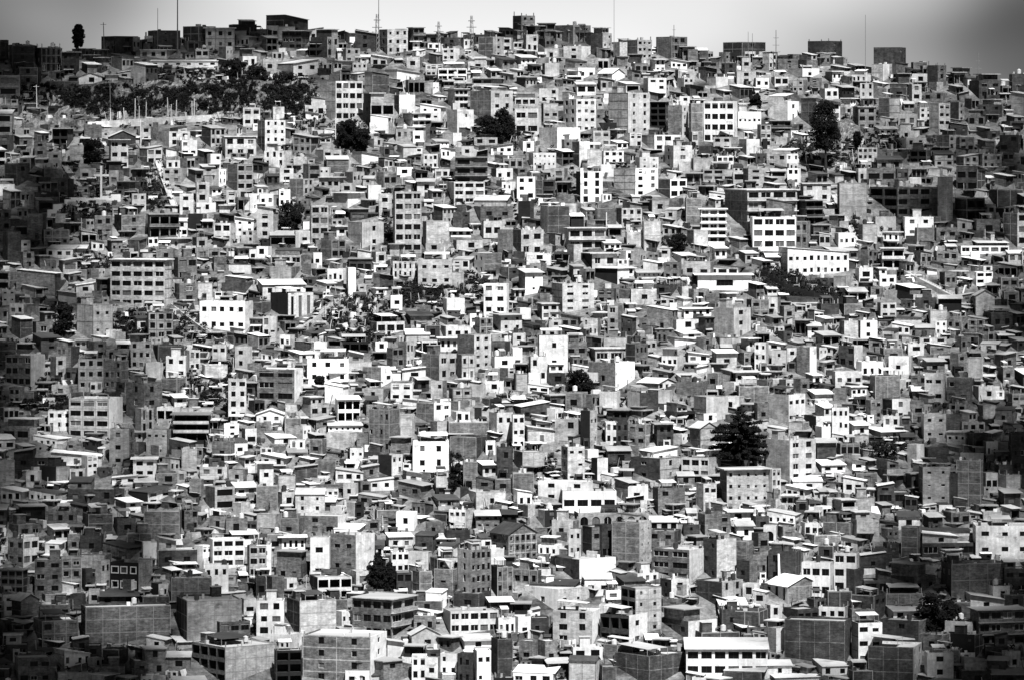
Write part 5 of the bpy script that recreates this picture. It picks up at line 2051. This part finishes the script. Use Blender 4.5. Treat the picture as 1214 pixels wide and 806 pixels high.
def shade_cloud_field():
    """a broken field of small clouds high above the valley; their soft shade falls on the flanks and foot of the slope"""
    m, nt, b = new_mat('shade_cloud'); b.inputs['Base Color'].default_value = (.85, .85, .85, 1); b.inputs['Roughness'].default_value = 1
    M['shade_cloud'] = m
    acc = Acc(); rn = random.Random(5); el, az = math.radians(SUN_EL), math.radians(SUN_AZ)
    d = Vector((math.sin(az) * math.cos(el), -math.cos(az) * math.cos(el), math.sin(el)))
    for _ in range(2600):
        px, py = rn.uniform(-260, 1474), rn.uniform(-60, 1000)
        q = math.hypot((px - 625) / 670, (py - 400) / (600 if py < 400 else 760))
        cov = min(1, max(0, (q - .58) / .58))
        if rn.random() > min(cov * .66, .5 if py > 520 else .62): continue
        P = ground_at(px, max(40, py)); P = P + d * rn.uniform(2300, 2700); r = rn.uniform(7, 13)
        nu, nv = 8, 5; g_ = []
        for j in range(nv + 1):
            th = math.pi * j / nv
            g_.append([P + Vector((math.sin(th) * math.cos(6.2832 * i / nu) * r, math.sin(th) * math.sin(6.2832 * i / nu) * r, math.cos(th) * r * .5)) * (1 + .25 * noise.noise(Vector((px + i % nu, py + j * 2.3, 1)))) if False else
                       P + Vector((math.sin(th) * math.cos(6.2832 * i / nu) * r, math.sin(th) * math.sin(6.2832 * i / nu) * r, math.cos(th) * r * .5)) * 1.0 for i in range(nu)])
        for j in range(nv):
            for i in range(nu): acc.poly([g_[j][i], g_[j + 1][i], g_[j + 1][(i + 1) % nu], g_[j][(i + 1) % nu]], 'shade_cloud')
    o = acc.build('shade_clouds'); tag(o, 'unseen cloudlets added high above the valley to shade the slope', 'shade_clouds', kind='stuff')
    o.data.polygons.foreach_set('use_smooth', [True] * len(o.data.polygons))
if SHADE_CLOUDS: shade_cloud_field()

# ----------------------------------------------------------------- house labels
for (root, r, L, Rr, W, H, nw, dr) in built:
    if r['key']: REFS.append(((r['x0'] + r['x1']) / 2, (r['yt'] + r['yb']) / 2, LM[r['key']][1]))
used = {}
for (root, r, L, Rr, W, H, nw, dr) in built:
    root['category'] = 'house'; root['group'] = 'brick and plaster houses packed on the hillside'
    if r['key']:
        root['label'] = LM[r['key']][0]; used[root['label']] = 1; continue
    cx, cy = (r['x0'] + r['x1']) / 2, (r['yt'] + r['yb']) / 2
    fr_ = L if (L[1] > 0 and Rr[1] == 0) else Rr
    tone = TONE[fr_[0]]
    st = NUM[r['nf']] + '-storey'
    wpx, hpx = r['x1'] - r['x0'], r['yb'] - r['yt']
    shape = 'narrow ' if wpx < hpx * .75 else ('wide ' if wpx > hpx * 1.7 else '')
    flg = Rr[2] + L[2]
    if 'o' in flg: win = 'with open bays'
    elif nw == 0: win = 'without windows'
    elif nw > 9: win = 'with many windows'
    else: win = 'with ' + NUM[nw] + (' wide' if 'b' in fr_[2] else ' small' if 's' in fr_[2] else '') + (' windows' if nw > 1 else ' window')
    roof = {'p': 'metal-roofed ', 'g': 'gabled '}.get(r['roof'], '')
    near = sorted(REFS, key=lambda q: (q[0] - cx) ** 2 + ((q[1] - cy) * 1.2) ** 2)
    def rel(q):
        dx, dy = cx - q[0], cy - q[1]
        if abs(dy) < abs(dx) * .45: return 'level with '
        return 'uphill of ' if dy < 0 else 'downhill from '
    def toward(q0):
        dx, dy = cx - q0[0], cy - q0[1]
        best = None
        for q in near[1:14]:
            ex, ey = q[0] - q0[0], q[1] - q0[1]; l = math.hypot(ex, ey) * math.hypot(dx, dy)
            if l > 0 and (ex * dx + ey * dy) / l > .6: return q
        return best
    cands = []
    for k in range(5):
        q = near[k]; t = toward(q)
        bases = (f'{shape}{tone} {roof}{st} house {win}', f'{tone} {roof}{st} house {win}', f'{tone} {st} house {win}', f'{shape}{tone} {st} house')
        if t: cands += [f'{base}, {rel(q)}{q[2]}, towards {t[2]}' for base in bases]
        cands += [f'{base}, {rel(q)}{q[2]}' for base in bases]
    for c in cands:
        if len(c.split()) <= 16 and c not in used: root['label'] = c; used[c] = 1; break
    else:
        root['label'] = cands[-1]; print('NOT UNIQUE', cands[-1])

# ------------------------------------------------------------- camera and light
cam = bpy.data.cameras.new('camera'); co = bpy.data.objects.new('camera', cam); COL.objects.link(co)
co.location = (0, 0, 0); co.rotation_euler = (math.radians(90), 0, 0)
cam.sensor_width = 36.0; cam.sensor_fit = 'HORIZONTAL'; cam.lens = 36.0 * F / PW
cam.shift_y = -(PH / 2 - HY) / PW
cam.clip_start = 1.0; cam.clip_end = 20000.0
sc.camera = co
EL, AZ = math.radians(SUN_EL), math.radians(SUN_AZ)
sd = Vector((math.sin(AZ) * math.cos(EL), -math.cos(AZ) * math.cos(EL), math.sin(EL)))
sl = bpy.data.lights.new('sun', 'SUN'); sl.energy = SUN_E; sl.angle = math.radians(.5); sl.color = (1, 1, 1)
so = bpy.data.objects.new('sun', sl); COL.objects.link(so); so.rotation_euler = (-sd).to_track_quat('-Z', 'Y').to_euler(); so.location = (0, 500, 600)
w = bpy.data.worlds.new('World'); sc.world = w; w.use_nodes = True
nt = w.node_tree; nt.nodes.clear()
N, LK = nt.nodes.new, nt.links.new
sky = N('ShaderNodeTexSky'); sky.sky_type = 'NISHITA'; sky.sun_disc = False
sky.sun_elevation = EL; sky.sun_rotation = math.atan2(sd.x, sd.y); sky.altitude = 3800
bw = N('ShaderNodeSeparateColor'); tcw = N('ShaderNodeTexCoord'); mpw = N('ShaderNodeMapping'); nzw = N('ShaderNodeTexNoise'); mrw = N('ShaderNodeMapRange'); mlw = N('ShaderNodeMath'); bg = N('ShaderNodeBackground'); ow = N('ShaderNodeOutputWorld')
LK(sky.outputs[0], bw.inputs[0]); mpw.inputs['Scale'].default_value = (1, 1, 1.8); nzw.noise_dimensions = '4D'; nzw.inputs['W'].default_value = 44.5     # added cloudy noise, offset picked to darken the view's edges
nzw.inputs['Scale'].default_value = 5.0; nzw.inputs['Detail'].default_value = 3.0; nzw.inputs['Roughness'].default_value = .4
LK(tcw.outputs['Generated'], mpw.inputs[0]); LK(mpw.outputs[0], nzw.inputs['Vector']); LK(nzw.outputs['Fac'], mrw.inputs[0])
mrw.interpolation_type = 'SMOOTHSTEP'; mrw.inputs[1].default_value = .39; mrw.inputs[2].default_value = .57; mrw.inputs[3].default_value = .13; mrw.inputs[4].default_value = 1.25
mlw.operation = 'MULTIPLY'; LK(bw.outputs[0], mlw.inputs[0]); LK(mrw.outputs[0], mlw.inputs[1]); LK(mlw.outputs[0], bg.inputs[0]); bg.inputs[1].default_value = SKY; LK(bg.outputs[0], ow.inputs[0])
sc.render.engine = 'CYCLES'
sc.cycles.max_bounces = 4; sc.cycles.diffuse_bounces = 1; sc.cycles.glossy_bounces = 2
sc.view_settings.view_transform = 'Standard'; sc.view_settings.look = 'None'; sc.view_settings.gamma = 1.0
sc.view_settings.exposure = EXPO
